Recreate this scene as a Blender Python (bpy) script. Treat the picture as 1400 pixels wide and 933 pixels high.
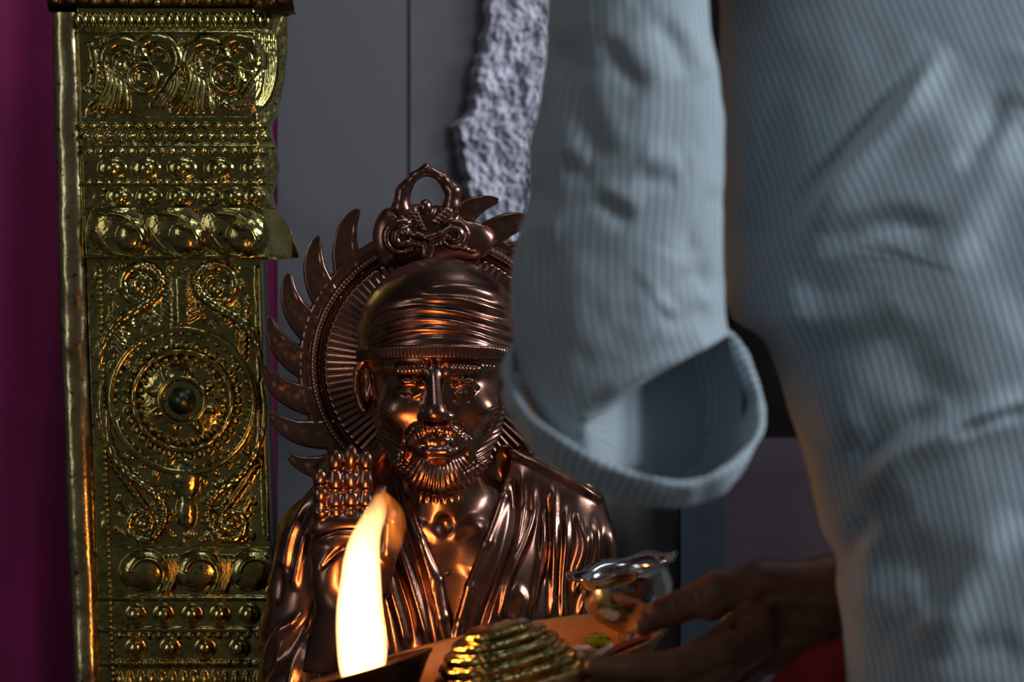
import bpy, bmesh, math, random
import numpy as np
from mathutils import Vector, Matrix, Euler

random.seed(7)
RNG = np.random.default_rng(7)
PI = math.pi
for o in list(bpy.data.objects):
    bpy.data.objects.remove(o, do_unlink=True)
SC = bpy.context.scene
COL = SC.collection

# ------------------------------------------------------------------ camera
FPX = 4900.0            # focal length in pixels of a 1400 px wide frame
CZ = 1.05               # camera height
cam_d = bpy.data.cameras.new('camera')
cam = bpy.data.objects.new('camera', cam_d)
COL.objects.link(cam)
cam.location = (0, 0, CZ)
cam.rotation_euler = (PI / 2, 0, 0)
cam_d.sensor_width = 36.0
cam_d.lens = FPX / 1400.0 * 36.0
cam_d.clip_start = 0.1
cam_d.clip_end = 50
cam_d.dof.use_dof = True
cam_d.dof.focus_distance = 3.50
cam_d.dof.aperture_fstop = 3.9
SC.camera = cam

# ------------------------------------------------------------------ world, lights, exposure
w = bpy.data.worlds.new('world')
SC.world = w
w.use_nodes = True
bg = w.node_tree.nodes['Background']
bg.inputs[0].default_value = (0.70, 0.70, 0.68, 1)
bg.inputs[1].default_value = 0.062

def area(name, loc, target, sx, sy, power, color):
    d = bpy.data.lights.new(name, 'AREA')
    d.shape = 'RECTANGLE'
    d.size = sx
    d.size_y = sy
    d.energy = power
    d.color = color
    o = bpy.data.objects.new(name, d)
    COL.objects.link(o)
    o.location = loc
    o.rotation_euler = (Vector(target) - Vector(loc)).to_track_quat('-Z', 'Y').to_euler()
    return o

DAY = (0.81, 0.90, 1.0)
area('window_light', (2.45, 1.65, 2.35), (0.3, 3.0, 0.95), 0.6, 1.3, 44, DAY)
area('window_light', (2.45, 2.55, 2.25), (0.0, 3.4, 1.05), 0.20, 0.6, 15, (0.92, 0.96, 1.0))
area('window_light', (2.45, 2.95, 2.25), (0.0, 3.4, 1.05), 0.20, 0.6, 15, (0.92, 0.96, 1.0))
area('ceiling_skylight', (-0.2, 2.4, 2.85), (-0.1, 3.6, 1.0), 0.4, 0.2, 2.5, (0.86, 0.93, 1.0))
area('left_fill_light', (-2.1, 1.1, 1.55), (-0.4, 3.6, 1.05), 0.45, 1.5, 5, (1.0, 0.95, 0.92))  # added fill from front left to brighten the brass edge roll
area('ceiling_tube', (0.45, 3.55, 2.5), (0.05, 4.1, 1.25), 0.5, 0.06, 2.0, (0.85, 0.88, 1.0))

SC.view_settings.view_transform = 'Standard'
SC.view_settings.look = 'None'
SC.view_settings.gamma = 1.0
SC.view_settings.use_curve_mapping = False
SC.view_settings.exposure = 0.0

# ------------------------------------------------------------------ helpers
class Frame:
    """a plane at depth Y0: local units are px of the photograph at that depth"""
    def __init__(self, Y0):
        self.Y0 = Y0
        self.s = Y0 / FPX
    def w(self, a):
        a = np.asarray(a, dtype=np.float64)
        out = np.empty_like(a)
        out[..., 0] = (a[..., 0] - 700.0) * self.s
        out[..., 1] = self.Y0 + a[..., 1] * self.s
        out[..., 2] = CZ + (466.5 - a[..., 2]) * self.s
        return out
    def p(self, x, d, y):
        return Vector(self.w(np.array([x, d, y], dtype=float)))

def tag(o, label=None, cat=None, group=None, kind=None):
    if label: o['label'] = label
    if cat: o['category'] = cat
    if group: o['group'] = group
    if kind: o['kind'] = kind
    return o

def empty(name, loc, label=None, cat=None, group=None, rot=None):
    o = bpy.data.objects.new(name, None)
    o.empty_display_size = 0.05
    COL.objects.link(o)
    o.location = loc
    if rot: o.rotation_euler = rot
    tag(o, label, cat, group)
    return o

def origin(o):
    l = Vector((0, 0, 0))
    while o is not None:
        l += o.location
        o = o.parent
    return l

def link(name, me, mat, parent=None, loc=(0, 0, 0)):
    o = bpy.data.objects.new(name, me)
    COL.objects.link(o)
    if mat is not None and not me.materials:
        me.materials.append(mat)
    if parent is not None:
        o.parent = parent
    o.location = loc
    return o

def mesh(name, V, faces, mat, parent=None, smooth=True, uv=None, world=True):
    """V in world space; the parent's chain only carries translations here"""
    V = np.asarray(V, dtype=np.float64)
    if world and parent is not None:
        V = V - np.array(origin(parent))
    me = bpy.data.meshes.new(name)
    faces_np = None
    if isinstance(faces, np.ndarray):
        faces_np = faces
    if faces_np is not None:
        n, k = faces_np.shape
        me.vertices.add(len(V))
        me.vertices.foreach_set('co', V.astype(np.float32).ravel())
        me.loops.add(n * k)
        me.loops.foreach_set('vertex_index', faces_np.astype(np.int32).ravel())
        me.polygons.add(n)
        me.polygons.foreach_set('loop_start', np.arange(0, n * k, k, dtype=np.int32))
        me.update(calc_edges=True)
        me.validate()
    else:
        me.from_pydata([tuple(v) for v in V], [], faces)
        me.update()
    if smooth:
        me.polygons.foreach_set('use_smooth', np.ones(len(me.polygons), dtype=bool))
    if uv is not None:
        li = np.empty(len(me.loops), dtype=np.int32)
        me.loops.foreach_get('vertex_index', li)
        lay = me.uv_layers.new(name='UVMap')
        lay.data.foreach_set('uv', np.asarray(uv, dtype=np.float32)[li].ravel())
    return link(name, me, mat, parent)

def grid_faces(nr, nc, wrap=False, flip=False):
    r = np.arange(nr - 1)[:, None]
    c = np.arange(nc if wrap else nc - 1)[None, :]
    c2 = (c + 1) % nc
    a = r * nc + c
    b = r * nc + c2
    d = (r + 1) * nc + c
    e = (r + 1) * nc + c2
    q = np.stack([a, b, e, d], -1).reshape(-1, 4)
    return q[:, ::-1] if flip else q

def bm_obj(name, bm, mat, parent=None, smooth=False):
    me = bpy.data.meshes.new(name)
    bmesh.ops.recalc_face_normals(bm, faces=bm.faces[:])
    bm.to_mesh(me)
    bm.free()
    if smooth:
        for p in me.polygons: p.use_smooth = True
    return link(name, me, mat, parent)

def box(name, lo, hi, mat, parent=None, bevel=0.0, smooth=False):
    off = origin(parent) if parent is not None else Vector((0, 0, 0))
    bm = bmesh.new()
    bmesh.ops.create_cube(bm, size=1.0)
    for v in bm.verts:
        v.co = Vector([lo[i] + (v.co[i] + 0.5) * (hi[i] - lo[i]) for i in range(3)]) - off
    if bevel > 0:
        bmesh.ops.bevel(bm, geom=bm.edges[:], offset=bevel, segments=2, affect='EDGES')
    return bm_obj(name, bm, mat, parent, smooth)

def lathe(name, prof, mat, parent=None, n=64, M=None, wave=None, uvx=False):
    """prof: (r, z) list, spun about z, placed by the matrix M (world)"""
    th = np.linspace(0, 2 * PI, n, endpoint=False)
    prof = np.asarray(prof, float)
    R = prof[:, 0][:, None] * np.ones(n)
    Z = prof[:, 1][:, None] * np.ones(n)
    if wave is not None:
        R, Z = wave(R, Z, th[None, :] * np.ones_like(R))
    V = np.stack([R * np.cos(th), R * np.sin(th), Z], -1).reshape(-1, 3)
    if M is not None:
        A = np.array(M)
        V = V @ A[:3, :3].T + A[:3, 3]
    return mesh(name, V, grid_faces(len(prof), n, wrap=True), mat, parent)

def smooth01(t):
    t = np.clip(t, 0, 1)
    return t * t * (3 - 2 * t)

def resample(pts, n):
    pts = np.asarray(pts, float)
    m = len(pts)
    t = np.linspace(0, m - 1, n)
    i = np.clip(t.astype(int), 0, m - 2)
    f = (t - i)[:, None]
    p0 = pts[np.clip(i - 1, 0, m - 1)]
    p1 = pts[i]
    p2 = pts[i + 1]
    p3 = pts[np.clip(i + 2, 0, m - 1)]
    return 0.5 * ((2 * p1) + (-p0 + p2) * f + (2 * p0 - 5 * p1 + 4 * p2 - p3) * f ** 2 + (-p0 + 3 * p1 - 3 * p2 + p3) * f ** 3)

def strokes(px, py, lst):
    """sum of smooth ridges (a>0) / valleys (a<0) drawn along polylines"""
    out = np.zeros_like(px)
    for st in lst:
        pts, wd, a = st[0], st[1], st[2]
        tp = st[3] if len(st) > 3 else 0.22
        P = resample(pts, max(6, len(pts) * 4)) if len(pts) > 2 else np.asarray(pts, float)
        m = 2.8 * wd
        lo = P.min(0) - m
        hi = P.max(0) + m
        k = np.nonzero((px > lo[0]) & (px < hi[0]) & (py > lo[1]) & (py < hi[1]))[0]
        if len(k) == 0: continue
        x = px[k]; y = py[k]
        best = np.full(len(k), 1e9)
        bt = np.zeros(len(k))
        seg = np.linalg.norm(P[1:] - P[:-1], axis=1)
        L = max(seg.sum(), 1e-6)
        acc = 0.0
        for i in range(len(P) - 1):
            ax, ay = P[i]; bx, by = P[i + 1]
            dx, dy = bx - ax, by - ay
            q = max(dx * dx + dy * dy, 1e-9)
            h = np.clip(((x - ax) * dx + (y - ay) * dy) / q, 0, 1)
            d2 = (x - ax - h * dx) ** 2 + (y - ay - h * dy) ** 2
            u = d2 < best
            best[u] = d2[u]
            bt[u] = ((acc + h * seg[i]) / L)[u]
            acc += seg[i]
        tap = smooth01(np.minimum(bt, 1 - bt) / tp + 0.12) if tp > 0 else 1.0
        out[k] += a * np.exp(-best / (wd * wd)) * tap
    return out

def sweep(pts, rad, nseg=12, flat=None, up=(0, 1, 0), closed=False, caps=True):
    """tube along pts (N,3); rad (N,) or (N,2) = in-plane half width, depth half width"""
    P = np.asarray(pts, float)
    N = len(P)
    rad = np.asarray(rad, float)
    if rad.ndim == 1: rad = np.stack([rad, rad], -1)
    if closed:
        T = np.roll(P, -1, 0) - np.roll(P, 1, 0)
    else:
        T = np.gradient(P, axis=0)
    T /= np.linalg.norm(T, axis=1)[:, None] + 1e-12
    U = np.asarray(up, float)
    if U.ndim == 1: U = np.tile(U, (N, 1))
    A = np.cross(T, U)
    A /= np.linalg.norm(A, axis=1)[:, None] + 1e-12
    B = np.cross(A, T)
    th = np.linspace(0, 2 * PI, nseg, endpoint=False)
    V = P[:, None, :] + A[:, None, :] * (np.cos(th)[None, :, None] * rad[:, 0][:, None, None]) + B[:, None, :] * (np.sin(th)[None, :, None] * rad[:, 1][:, None, None])
    V = V.reshape(-1, 3)
    if closed:
        r = np.arange(N)[:, None]
        c = np.arange(nseg)[None, :]
        r2 = (r + 1) % N
        c2 = (c + 1) % nseg
        Fq = np.stack([r * nseg + c, r * nseg + c2, r2 * nseg + c2, r2 * nseg + c], -1).reshape(-1, 4)
        return V, Fq
    Fq = grid_faces(N, nseg, wrap=True)
    if caps:
        V = np.vstack([V, P[0:1], P[-1:]])
        c = np.arange(nseg)
        c2 = (c + 1) % nseg
        i0 = N * nseg
        e = (N - 1) * nseg
        c0 = np.stack([c2, c, np.full(nseg, i0), np.full(nseg, i0)], -1)
        c1 = np.stack([e + c, e + c2, np.full(nseg, i0 + 1), np.full(nseg, i0 + 1)], -1)
        tri = [tuple(q[:3]) for q in c0] + [tuple(q[:3]) for q in c1]
        faces = [tuple(int(v) for v in q) for q in Fq] + [tuple(int(v) for v in t) for t in tri]
        return V, faces
    return V, Fq

# ---- signed distance sculpting
def ell(c, r):
    c = np.array(c, np.float32); r = np.array(r, np.float32)
    def f(X, Y, Z):
        x = (X - c[0]); y = (Y - c[1]); z = (Z - c[2])
        k0 = np.sqrt((x / r[0]) ** 2 + (y / r[1]) ** 2 + (z / r[2]) ** 2)
        k1 = np.sqrt((x / r[0] ** 2) ** 2 + (y / r[1] ** 2) ** 2 + (z / r[2] ** 2) ** 2) + 1e-9
        return k0 * (k0 - 1.0) / k1
    return f, c - r, c + r

def capsule(a, b, ra, rb=None):
    if rb is None: rb = ra
    a = np.array(a, np.float32); b = np.array(b, np.float32)
    ba = b - a
    q = float(ba @ ba) + 1e-9
    def f(X, Y, Z):
        x = X - a[0]; y = Y - a[1]; z = Z - a[2]
        h = np.clip((x * ba[0] + y * ba[1] + z * ba[2]) / q, 0, 1)
        return np.sqrt((x - h * ba[0]) ** 2 + (y - h * ba[1]) ** 2 + (z - h * ba[2]) ** 2) - (ra + (rb - ra) * h)
    m = max(ra, rb)
    return f, np.minimum(a, b) - m, np.maximum(a, b) + m

def rotell(c, r, ang, axis=1):
    """ellipsoid turned about the depth axis by ang"""
    c = np.array(c, np.float32); r = np.array(r, np.float32)
    ca, sa = math.cos(ang), math.sin(ang)
    def f(X, Y, Z):
        x0 = X - c[0]; z0 = Z - c[2]
        x = ca * x0 + sa * z0
        z = -sa * x0 + ca * z0
        y = Y - c[1]
        k0 = np.sqrt((x / r[0]) ** 2 + (y / r[1]) ** 2 + (z / r[2]) ** 2)
        k1 = np.sqrt((x / r[0] ** 2) ** 2 + (y / r[1] ** 2) ** 2 + (z / r[2] ** 2) ** 2) + 1e-9
        return k0 * (k0 - 1.0) / k1
    m = r.max()
    return f, c - m, c + m

class SDF:
    def __init__(self, lo, hi, h):
        self.lo = np.array(lo, np.float32); self.h = h
        n = np.ceil((np.array(hi) - np.array(lo)) / h).astype(int) + 1
        self.n = n
        self.val = np.full(n, 50.0 * h, np.float32)
        self.ax = [self.lo[i] + h * np.arange(n[i], dtype=np.float32) for i in range(3)]
    def _sl(self, lo, hi, m):
        s = []
        for i in range(3):
            a = int(max(0, math.floor((lo[i] - m - self.lo[i]) / self.h)))
            b = int(min(self.n[i], math.ceil((hi[i] + m - self.lo[i]) / self.h) + 1))
            if b <= a: return None
            s.append(slice(a, b))
        return tuple(s)
    def _g(self, s):
        return (self.ax[0][s[0]][:, None, None], self.ax[1][s[1]][None, :, None], self.ax[2][s[2]][None, None, :])
    def add(self, prim, k=4.0):
        f, lo, hi = prim
        s = self._sl(lo, hi, k + 4 * self.h)
        if s is None: return self
        d = f(*self._g(s)).astype(np.float32)
        v = self.val[s]
        h = np.maximum(k - np.abs(v - d), 0) / k
        self.val[s] = np.minimum(v, d) - h * h * k * 0.25
        return self
    def sub(self, prim, k=4.0):
        f, lo, hi = prim
        s = self._sl(lo, hi, k + 4 * self.h)
        if s is None: return self
        d = -f(*self._g(s)).astype(np.float32)
        v = self.val[s]
        h = np.maximum(k - np.abs(v - d), 0) / k
        self.val[s] = np.maximum(v, d) + h * h * k * 0.25
        return self
    def chain(self, pts, k=4.0, op='add'):
        for a, b in zip(pts[:-1], pts[1:]):
            getattr(self, op)(capsule(a[:3], b[:3], a[3], b[3]), k)
        return self
    def mesh(self):
        v = self.val
        for ax_ in range(3):
            for e_ in (0, -1):
                sl_ = [slice(None)] * 3; sl_[ax_] = e_
                v[tuple(sl_)] = np.maximum(v[tuple(sl_)], 0.3 * self.h)
        s = v < 0
        nx, ny, nz = v.shape
        cnt = np.zeros((nx - 1, ny - 1, nz - 1), np.int8)
        for i in (0, 1):
            for j in (0, 1):
                for k in (0, 1):
                    cnt += s[i:nx - 1 + i, j:ny - 1 + j, k:nz - 1 + k]
        act = (cnt > 0) & (cnt < 8)
        I, J, K = np.nonzero(act)
        idx = np.full(act.shape, -1, np.int32)
        idx[I, J, K] = np.arange(len(I))
        acc = np.zeros((len(I), 3)); num = np.zeros(len(I))
        cs = [(i, j, k) for i in (0, 1) for j in (0, 1) for k in (0, 1)]
        for a in cs:
            for ax in range(3):
                if a[ax] == 1: continue
                b = list(a); b[ax] = 1
                va = v[I + a[0], J + a[1], K + a[2]]
                vb = v[I + b[0], J + b[1], K + b[2]]
                m = (va < 0) != (vb < 0)
                t = va / np.where(m, va - vb, 1)
                p = np.zeros((len(I), 3))
                p[:] = a
                p[:, ax] += t
                acc[m] += p[m]
                num[m] += 1
        pos = np.stack([I, J, K], -1) + acc / num[:, None]
        V = self.lo + pos * self.h
        faces = []
        for ax in range(3):
            o = [x for x in range(3) if x != ax]
            sl0 = [slice(None)] * 3; sl1 = [slice(None)] * 3
            sl0[ax] = slice(0, -1); sl1[ax] = slice(1, None)
            for q in o:
                sl0[q] = slice(1, -1); sl1[q] = slice(1, -1)
            a = s[tuple(sl0)]; b = s[tuple(sl1)]
            ch = a != b
            e = np.stack(np.nonzero(ch), -1)
            for q in o: e[:, q] += 1
            inside = a[ch]
            def cell(du, dv):
                c = e.copy()
                c[:, o[0]] += du; c[:, o[1]] += dv
                return idx[c[:, 0], c[:, 1], c[:, 2]]
            q = np.stack([cell(-1, -1), cell(0, -1), cell(0, 0), cell(-1, 0)], -1)
            # orient
            flip = inside if ax != 1 else ~inside
            q[~flip] = q[~flip][:, ::-1]
            faces.append(q)
        Fq = np.vstack(faces)
        Fq = Fq[(Fq >= 0).all(1)]
        return V, Fq

def vnormals(V, Fq):
    a = V[Fq[:, 2]] - V[Fq[:, 0]]
    b = V[Fq[:, 3]] - V[Fq[:, 1]]
    n = np.cross(a, b)
    N = np.zeros_like(V)
    for k in range(4):
        for c in range(3):
            N[:, c] += np.bincount(Fq[:, k], weights=n[:, c], minlength=len(V))
    N /= np.linalg.norm(N, axis=1)[:, None] + 1e-12
    return N

def refine(V, Fq):
    """one linear split of every quad into four, with a little smoothing kept by the coarse field"""
    nv = len(V)
    E = np.vstack([np.sort(Fq[:, [i, (i + 1) % 4]], 1) for i in range(4)])
    key = E[:, 0].astype(np.int64) * nv + E[:, 1]
    uk, inv = np.unique(key, return_inverse=True)
    ea = (uk // nv).astype(int); eb = (uk % nv).astype(int)
    N = vnormals(V, Fq)
    # curved midpoints (normal-projected)
    mid = 0.5 * (V[ea] + V[eb])
    d = V[eb] - V[ea]
    mid = mid + 0.125 * (((d * N[eb]).sum(1))[:, None] * N[eb] - ((d * N[ea]).sum(1))[:, None] * N[ea])
    nf = len(Fq)
    i4 = inv.reshape(4, nf).T + nv
    fc = 0.25 * (mid[i4[:, 0] - nv] + mid[i4[:, 1] - nv] + mid[i4[:, 2] - nv] + mid[i4[:, 3] - nv])
    fi = np.arange(nf) + nv + len(uk)
    V2 = np.vstack([V, mid, fc])
    quads = [np.stack([Fq[:, k], i4[:, k], fi, i4[:, (k + 3) % 4]], -1) for k in range(4)]
    return V2, np.vstack(quads)

def orient(V, Fq):
    a, b, c, d = (V[Fq[:, k]] for k in range(4))
    vol = (np.cross(b, c) * a).sum() + (np.cross(c, d) * a).sum()
    return Fq[:, ::-1] if vol < 0 else Fq

def clay(name, S, fr, mat, parent, level=0, disp=None):
    """mesh an SDF (px units), optionally refine and displace along normals, place by frame"""
    V, Fq = S.mesh()
    for _ in range(level):
        V, Fq = refine(V, Fq)
    Fq = orient(V, Fq)
    if disp is not None:
        N = vnormals(V, Fq)
        V = V + N * disp(V, N)[:, None]
    W = fr.w(V)
    return mesh(name, W, orient(W, Fq), mat, parent)

# ------------------------------------------------------------------ materials
def new_mat(name):
    m = bpy.data.materials.new(name)
    m.use_nodes = True
    return m, m.node_tree, m.node_tree.nodes['Principled BSDF']

def metal(name, c1, c2, rough, nscale=40, bump=0.15, bscale=120, spots=None, spot_scale=220, rvar=0.12, metallic=1.0):
    m, nt, b = new_mat(name)
    N, L = nt.nodes, nt.links
    tc = N.new('ShaderNodeTexCoord')
    no = N.new('ShaderNodeTexNoise'); no.inputs['Scale'].default_value = nscale; no.inputs['Detail'].default_value = 5
    L.new(tc.outputs['Object'], no.inputs['Vector'])
    r = N.new('ShaderNodeValToRGB')
    r.color_ramp.elements[0].position = 0.35; r.color_ramp.elements[0].color = (*c1, 1)
    r.color_ramp.elements[1].position = 0.65; r.color_ramp.elements[1].color = (*c2, 1)
    L.new(no.outputs['Fac'], r.inputs['Fac'])
    col = r.outputs['Color']
    if spots:
        n2 = N.new('ShaderNodeTexNoise'); n2.inputs['Scale'].default_value = spot_scale; n2.inputs['Detail'].default_value = 2
        L.new(tc.outputs['Object'], n2.inputs['Vector'])
        r2 = N.new('ShaderNodeValToRGB')
        r2.color_ramp.elements[0].position = 0.64; r2.color_ramp.elements[0].color = (0, 0, 0, 1)
        r2.color_ramp.elements[1].position = 0.70; r2.color_ramp.elements[1].color = (1, 1, 1, 1)
        L.new(n2.outputs['Fac'], r2.inputs['Fac'])
        mx = N.new('ShaderNodeMix'); mx.data_type = 'RGBA'
        L.new(r2.outputs['Color'], mx.inputs[0]); L.new(col, mx.inputs[6]); mx.inputs[7].default_value = (*spots, 1)
        col = mx.outputs[2]
    L.new(col, b.inputs['Base Color'])
    b.inputs['Metallic'].default_value = metallic
    mr = N.new('ShaderNodeMapRange')
    mr.inputs['To Min'].default_value = max(0.03, rough - rvar); mr.inputs['To Max'].default_value = rough + rvar
    n3 = N.new('ShaderNodeTexNoise'); n3.inputs['Scale'].default_value = nscale * 2.3
    L.new(tc.outputs['Object'], n3.inputs['Vector'])
    L.new(n3.outputs['Fac'], mr.inputs['Value']); L.new(mr.outputs['Result'], b.inputs['Roughness'])
    if bump:
        n4 = N.new('ShaderNodeTexNoise'); n4.inputs['Scale'].default_value = bscale; n4.inputs['Detail'].default_value = 3
        L.new(tc.outputs['Object'], n4.inputs['Vector'])
        bp = N.new('ShaderNodeBump'); bp.inputs['Strength'].default_value = bump; bp.inputs['Distance'].default_value = 0.004
        L.new(n4.outputs['Fac'], bp.inputs['Height']); L.new(bp.outputs['Normal'], b.inputs['Normal'])
    return m

def matte(name, c1, c2, rough=0.8, nscale=8, bump=0.2, bscale=60, p0=0.35, p1=0.65, spec=0.3, sheen=0.0, detail=6, dist=0.004):
    m, nt, b = new_mat(name)
    N, L = nt.nodes, nt.links
    tc = N.new('ShaderNodeTexCoord')
    no = N.new('ShaderNodeTexNoise'); no.inputs['Scale'].default_value = nscale; no.inputs['Detail'].default_value = detail
    L.new(tc.outputs['Object'], no.inputs['Vector'])
    r = N.new('ShaderNodeValToRGB')
    r.color_ramp.elements[0].position = p0; r.color_ramp.elements[0].color = (*c1, 1)
    r.color_ramp.elements[1].position = p1; r.color_ramp.elements[1].color = (*c2, 1)
    L.new(no.outputs['Fac'], r.inputs['Fac']); L.new(r.outputs['Color'], b.inputs['Base Color'])
    b.inputs['Roughness'].default_value = rough
    b.inputs['Specular IOR Level'].default_value = spec
    if sheen: b.inputs['Sheen Weight'].default_value = sheen
    if bump:
        n4 = N.new('ShaderNodeTexNoise'); n4.inputs['Scale'].default_value = bscale; n4.inputs['Detail'].default_value = 4
        L.new(tc.outputs['Object'], n4.inputs['Vector'])
        bp = N.new('ShaderNodeBump'); bp.inputs['Strength'].default_value = bump; bp.inputs['Distance'].default_value = dist
        L.new(n4.outputs['Fac'], bp.inputs['Height']); L.new(bp.outputs['Normal'], b.inputs['Normal'])
    return m

def striped(name, base, stripe, pitch, soft=0.16, width=0.30):
    """woven shirt stripes laid along the cloth's own UVs (metres)"""
    m, nt, b = new_mat(name)
    N, L = nt.nodes, nt.links
    uv = N.new('ShaderNodeUVMap'); uv.uv_map = 'UVMap'
    sx = N.new('ShaderNodeSeparateXYZ'); L.new(uv.outputs['UV'], sx.inputs[0])
    dv = N.new('ShaderNodeMath'); dv.operation = 'DIVIDE'; dv.inputs[1].default_value = pitch; L.new(sx.outputs['X'], dv.inputs[0])
    fr = N.new('ShaderNodeMath'); fr.operation = 'FRACT'; L.new(dv.outputs[0], fr.inputs[0])
    su = N.new('ShaderNodeMath'); su.operation = 'SUBTRACT'; su.inputs[1].default_value = 0.5; L.new(fr.outputs[0], su.inputs[0])
    ab = N.new('ShaderNodeMath'); ab.operation = 'ABSOLUTE'; L.new(su.outputs[0], ab.inputs[0])
    r = N.new('ShaderNodeValToRGB')
    r.color_ramp.elements[0].position = width * 0.5; r.color_ramp.elements[0].color = (*stripe, 1)
    r.color_ramp.elements[1].position = width * 0.5 + soft; r.color_ramp.elements[1].color = (*base, 1)
    L.new(ab.outputs[0], r.inputs['Fac'])
    L.new(r.outputs['Color'], b.inputs['Base Color'])
    b.inputs['Roughness'].default_value = 0.85
    b.inputs['Specular IOR Level'].default_value = 0.2
    b.inputs['Sheen Weight'].default_value = 0.15
    wv = N.new('ShaderNodeTexNoise'); wv.inputs['Scale'].default_value = 900
    tc = N.new('ShaderNodeTexCoord'); L.new(tc.outputs['Object'], wv.inputs['Vector'])
    bp = N.new('ShaderNodeBump'); bp.inputs['Strength'].default_value = 0.15; bp.inputs['Distance'].default_value = 0.001
    L.new(wv.outputs['Fac'], bp.inputs['Height']); L.new(bp.outputs['Normal'], b.inputs['Normal'])
    return m

def flame_mat(name, col, strength, z0, z1, low, noise=0.0):
    m = bpy.data.materials.new(name)
    m.use_nodes = True
    nt = m.node_tree
    nt.nodes.clear()
    out = nt.nodes.new('ShaderNodeOutputMaterial')
    e = nt.nodes.new('ShaderNodeEmission')
    e.inputs['Color'].default_value = (*col, 1)
    e.inputs['Strength'].default_value = strength
    # burning gas thins out towards the tip
    tc = nt.nodes.new('ShaderNodeTexCoord')
    sp = nt.nodes.new('ShaderNodeSeparateXYZ'); nt.links.new(tc.outputs['Object'], sp.inputs[0])
    mr = nt.nodes.new('ShaderNodeMapRange')
    mr.inputs['From Min'].default_value = z0; mr.inputs['From Max'].default_value = z1
    mr.inputs['To Min'].default_value = strength; mr.inputs['To Max'].default_value = strength * low
    nt.links.new(sp.outputs['Z'], mr.inputs['Value'])
    val = mr.outputs['Result']
    if noise:
        no = nt.nodes.new('ShaderNodeTexNoise'); no.inputs['Scale'].default_value = 55; no.inputs['Detail'].default_value = 1
        mp = nt.nodes.new('ShaderNodeMapping'); mp.inputs['Rotation'].default_value = (0, 0.7, 0); mp.inputs['Scale'].default_value = (1.6, 1, 0.45)
        nt.links.new(tc.outputs['Object'], mp.inputs['Vector']); nt.links.new(mp.outputs['Vector'], no.inputs['Vector'])
        r2 = nt.nodes.new('ShaderNodeMapRange'); r2.inputs['From Min'].default_value = 0.42; r2.inputs['From Max'].default_value = 0.68
        r2.inputs['To Min'].default_value = 1 - noise; r2.inputs['To Max'].default_value = 1 + noise
        nt.links.new(no.outputs['Fac'], r2.inputs['Value'])
        mu = nt.nodes.new('ShaderNodeMath'); mu.operation = 'MULTIPLY'
        nt.links.new(val, mu.inputs[0]); nt.links.new(r2.outputs['Result'], mu.inputs[1])
        val = mu.outputs[0]
    nt.links.new(val, e.inputs['Strength'])
    m.cycles.volume_step_rate = 0.3
    nt.links.new(e.outputs[0], out.inputs['Volume'])
    return m

M_COPPER = metal('aged_copper', (0.25, 0.125, 0.09), (0.34, 0.185, 0.14), 0.26, nscale=30, bump=0.015, bscale=300, rvar=0.05)
M_BRASS = metal('embossed_brass', (0.34, 0.29, 0.09), (0.52, 0.46, 0.18), 0.17, nscale=45, bump=0.2, bscale=150, spots=(0.10, 0.06, 0.05), spot_scale=170, rvar=0.10)
M_BRASS_PLAIN = metal('plain_brass', (0.42, 0.34, 0.17), (0.60, 0.52, 0.30), 0.27, nscale=25, bump=0.35, bscale=45, spots=(0.16, 0.10, 0.06), spot_scale=120)
M_BRASS_DARK = metal('shade_toned_brass', (0.05, 0.04, 0.03), (0.14, 0.11, 0.05), 0.4, nscale=60, bump=0.3)  # shade of the groove and cornice underside put into this brass colour
M_STUD = metal('green_tarnished_stud', (0.06, 0.08, 0.05), (0.12, 0.15, 0.08), 0.35, nscale=80, bump=0.1)
M_STEEL = metal('stainless_steel', (0.50, 0.50, 0.50), (0.62, 0.62, 0.62), 0.16, nscale=20, bump=0.02)
M_TRAY = metal('tray_metal', (0.36, 0.165, 0.06), (0.44, 0.21, 0.08), 0.5, nscale=20, bump=0.1, metallic=0.35)
M_CUP = metal('dark_copper_cup', (0.05, 0.026, 0.018), (0.09, 0.05, 0.03), 0.5, nscale=50, bump=0.2)
M_STONE = matte('grey_stone', (0.062, 0.060, 0.067), (0.165, 0.162, 0.172), 0.55, nscale=2.6, bump=0.08, bscale=60, p0=0.41, p1=0.60)
M_JOINT = matte('dark_joint', (0.015, 0.015, 0.015), (0.03, 0.03, 0.03))
M_STRIP = matte('rough_pale_stone', (0.36, 0.36, 0.42), (0.74, 0.74, 0.84), 0.6, nscale=45, bump=0.5, bscale=220, spec=0.5)
M_CURTAIN = matte('magenta_cloth', (0.17, 0.001, 0.060), (0.20, 0.002, 0.075), 0.7, nscale=15, bump=0.1, bscale=700, sheen=0.2)
M_FLOOR = matte('stone_floor', (0.10, 0.09, 0.085), (0.16, 0.15, 0.14), 0.5, nscale=6)
M_PLASTER = matte('dim_plaster', (0.10, 0.10, 0.11), (0.15, 0.15, 0.16), 0.9, nscale=5)
M_DARKDOOR = matte('unlit_gap_black', (0.006, 0.005, 0.005), (0.012, 0.009, 0.008), 0.8, nscale=12, spec=0.05)  # darkness of an unlit opening put into the base colour
M_DARKBLOCK = matte('charcoal_stone', (0.10, 0.095, 0.09), (0.13, 0.125, 0.12), 0.7, nscale=10, bump=0.05)
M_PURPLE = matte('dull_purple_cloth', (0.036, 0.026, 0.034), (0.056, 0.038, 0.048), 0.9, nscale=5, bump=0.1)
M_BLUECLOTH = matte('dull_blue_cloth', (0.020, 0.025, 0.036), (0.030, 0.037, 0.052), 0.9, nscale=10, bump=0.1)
M_ALTAR = matte('altar_stone', (0.05, 0.045, 0.045), (0.08, 0.075, 0.07), 0.5, nscale=10)
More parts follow.
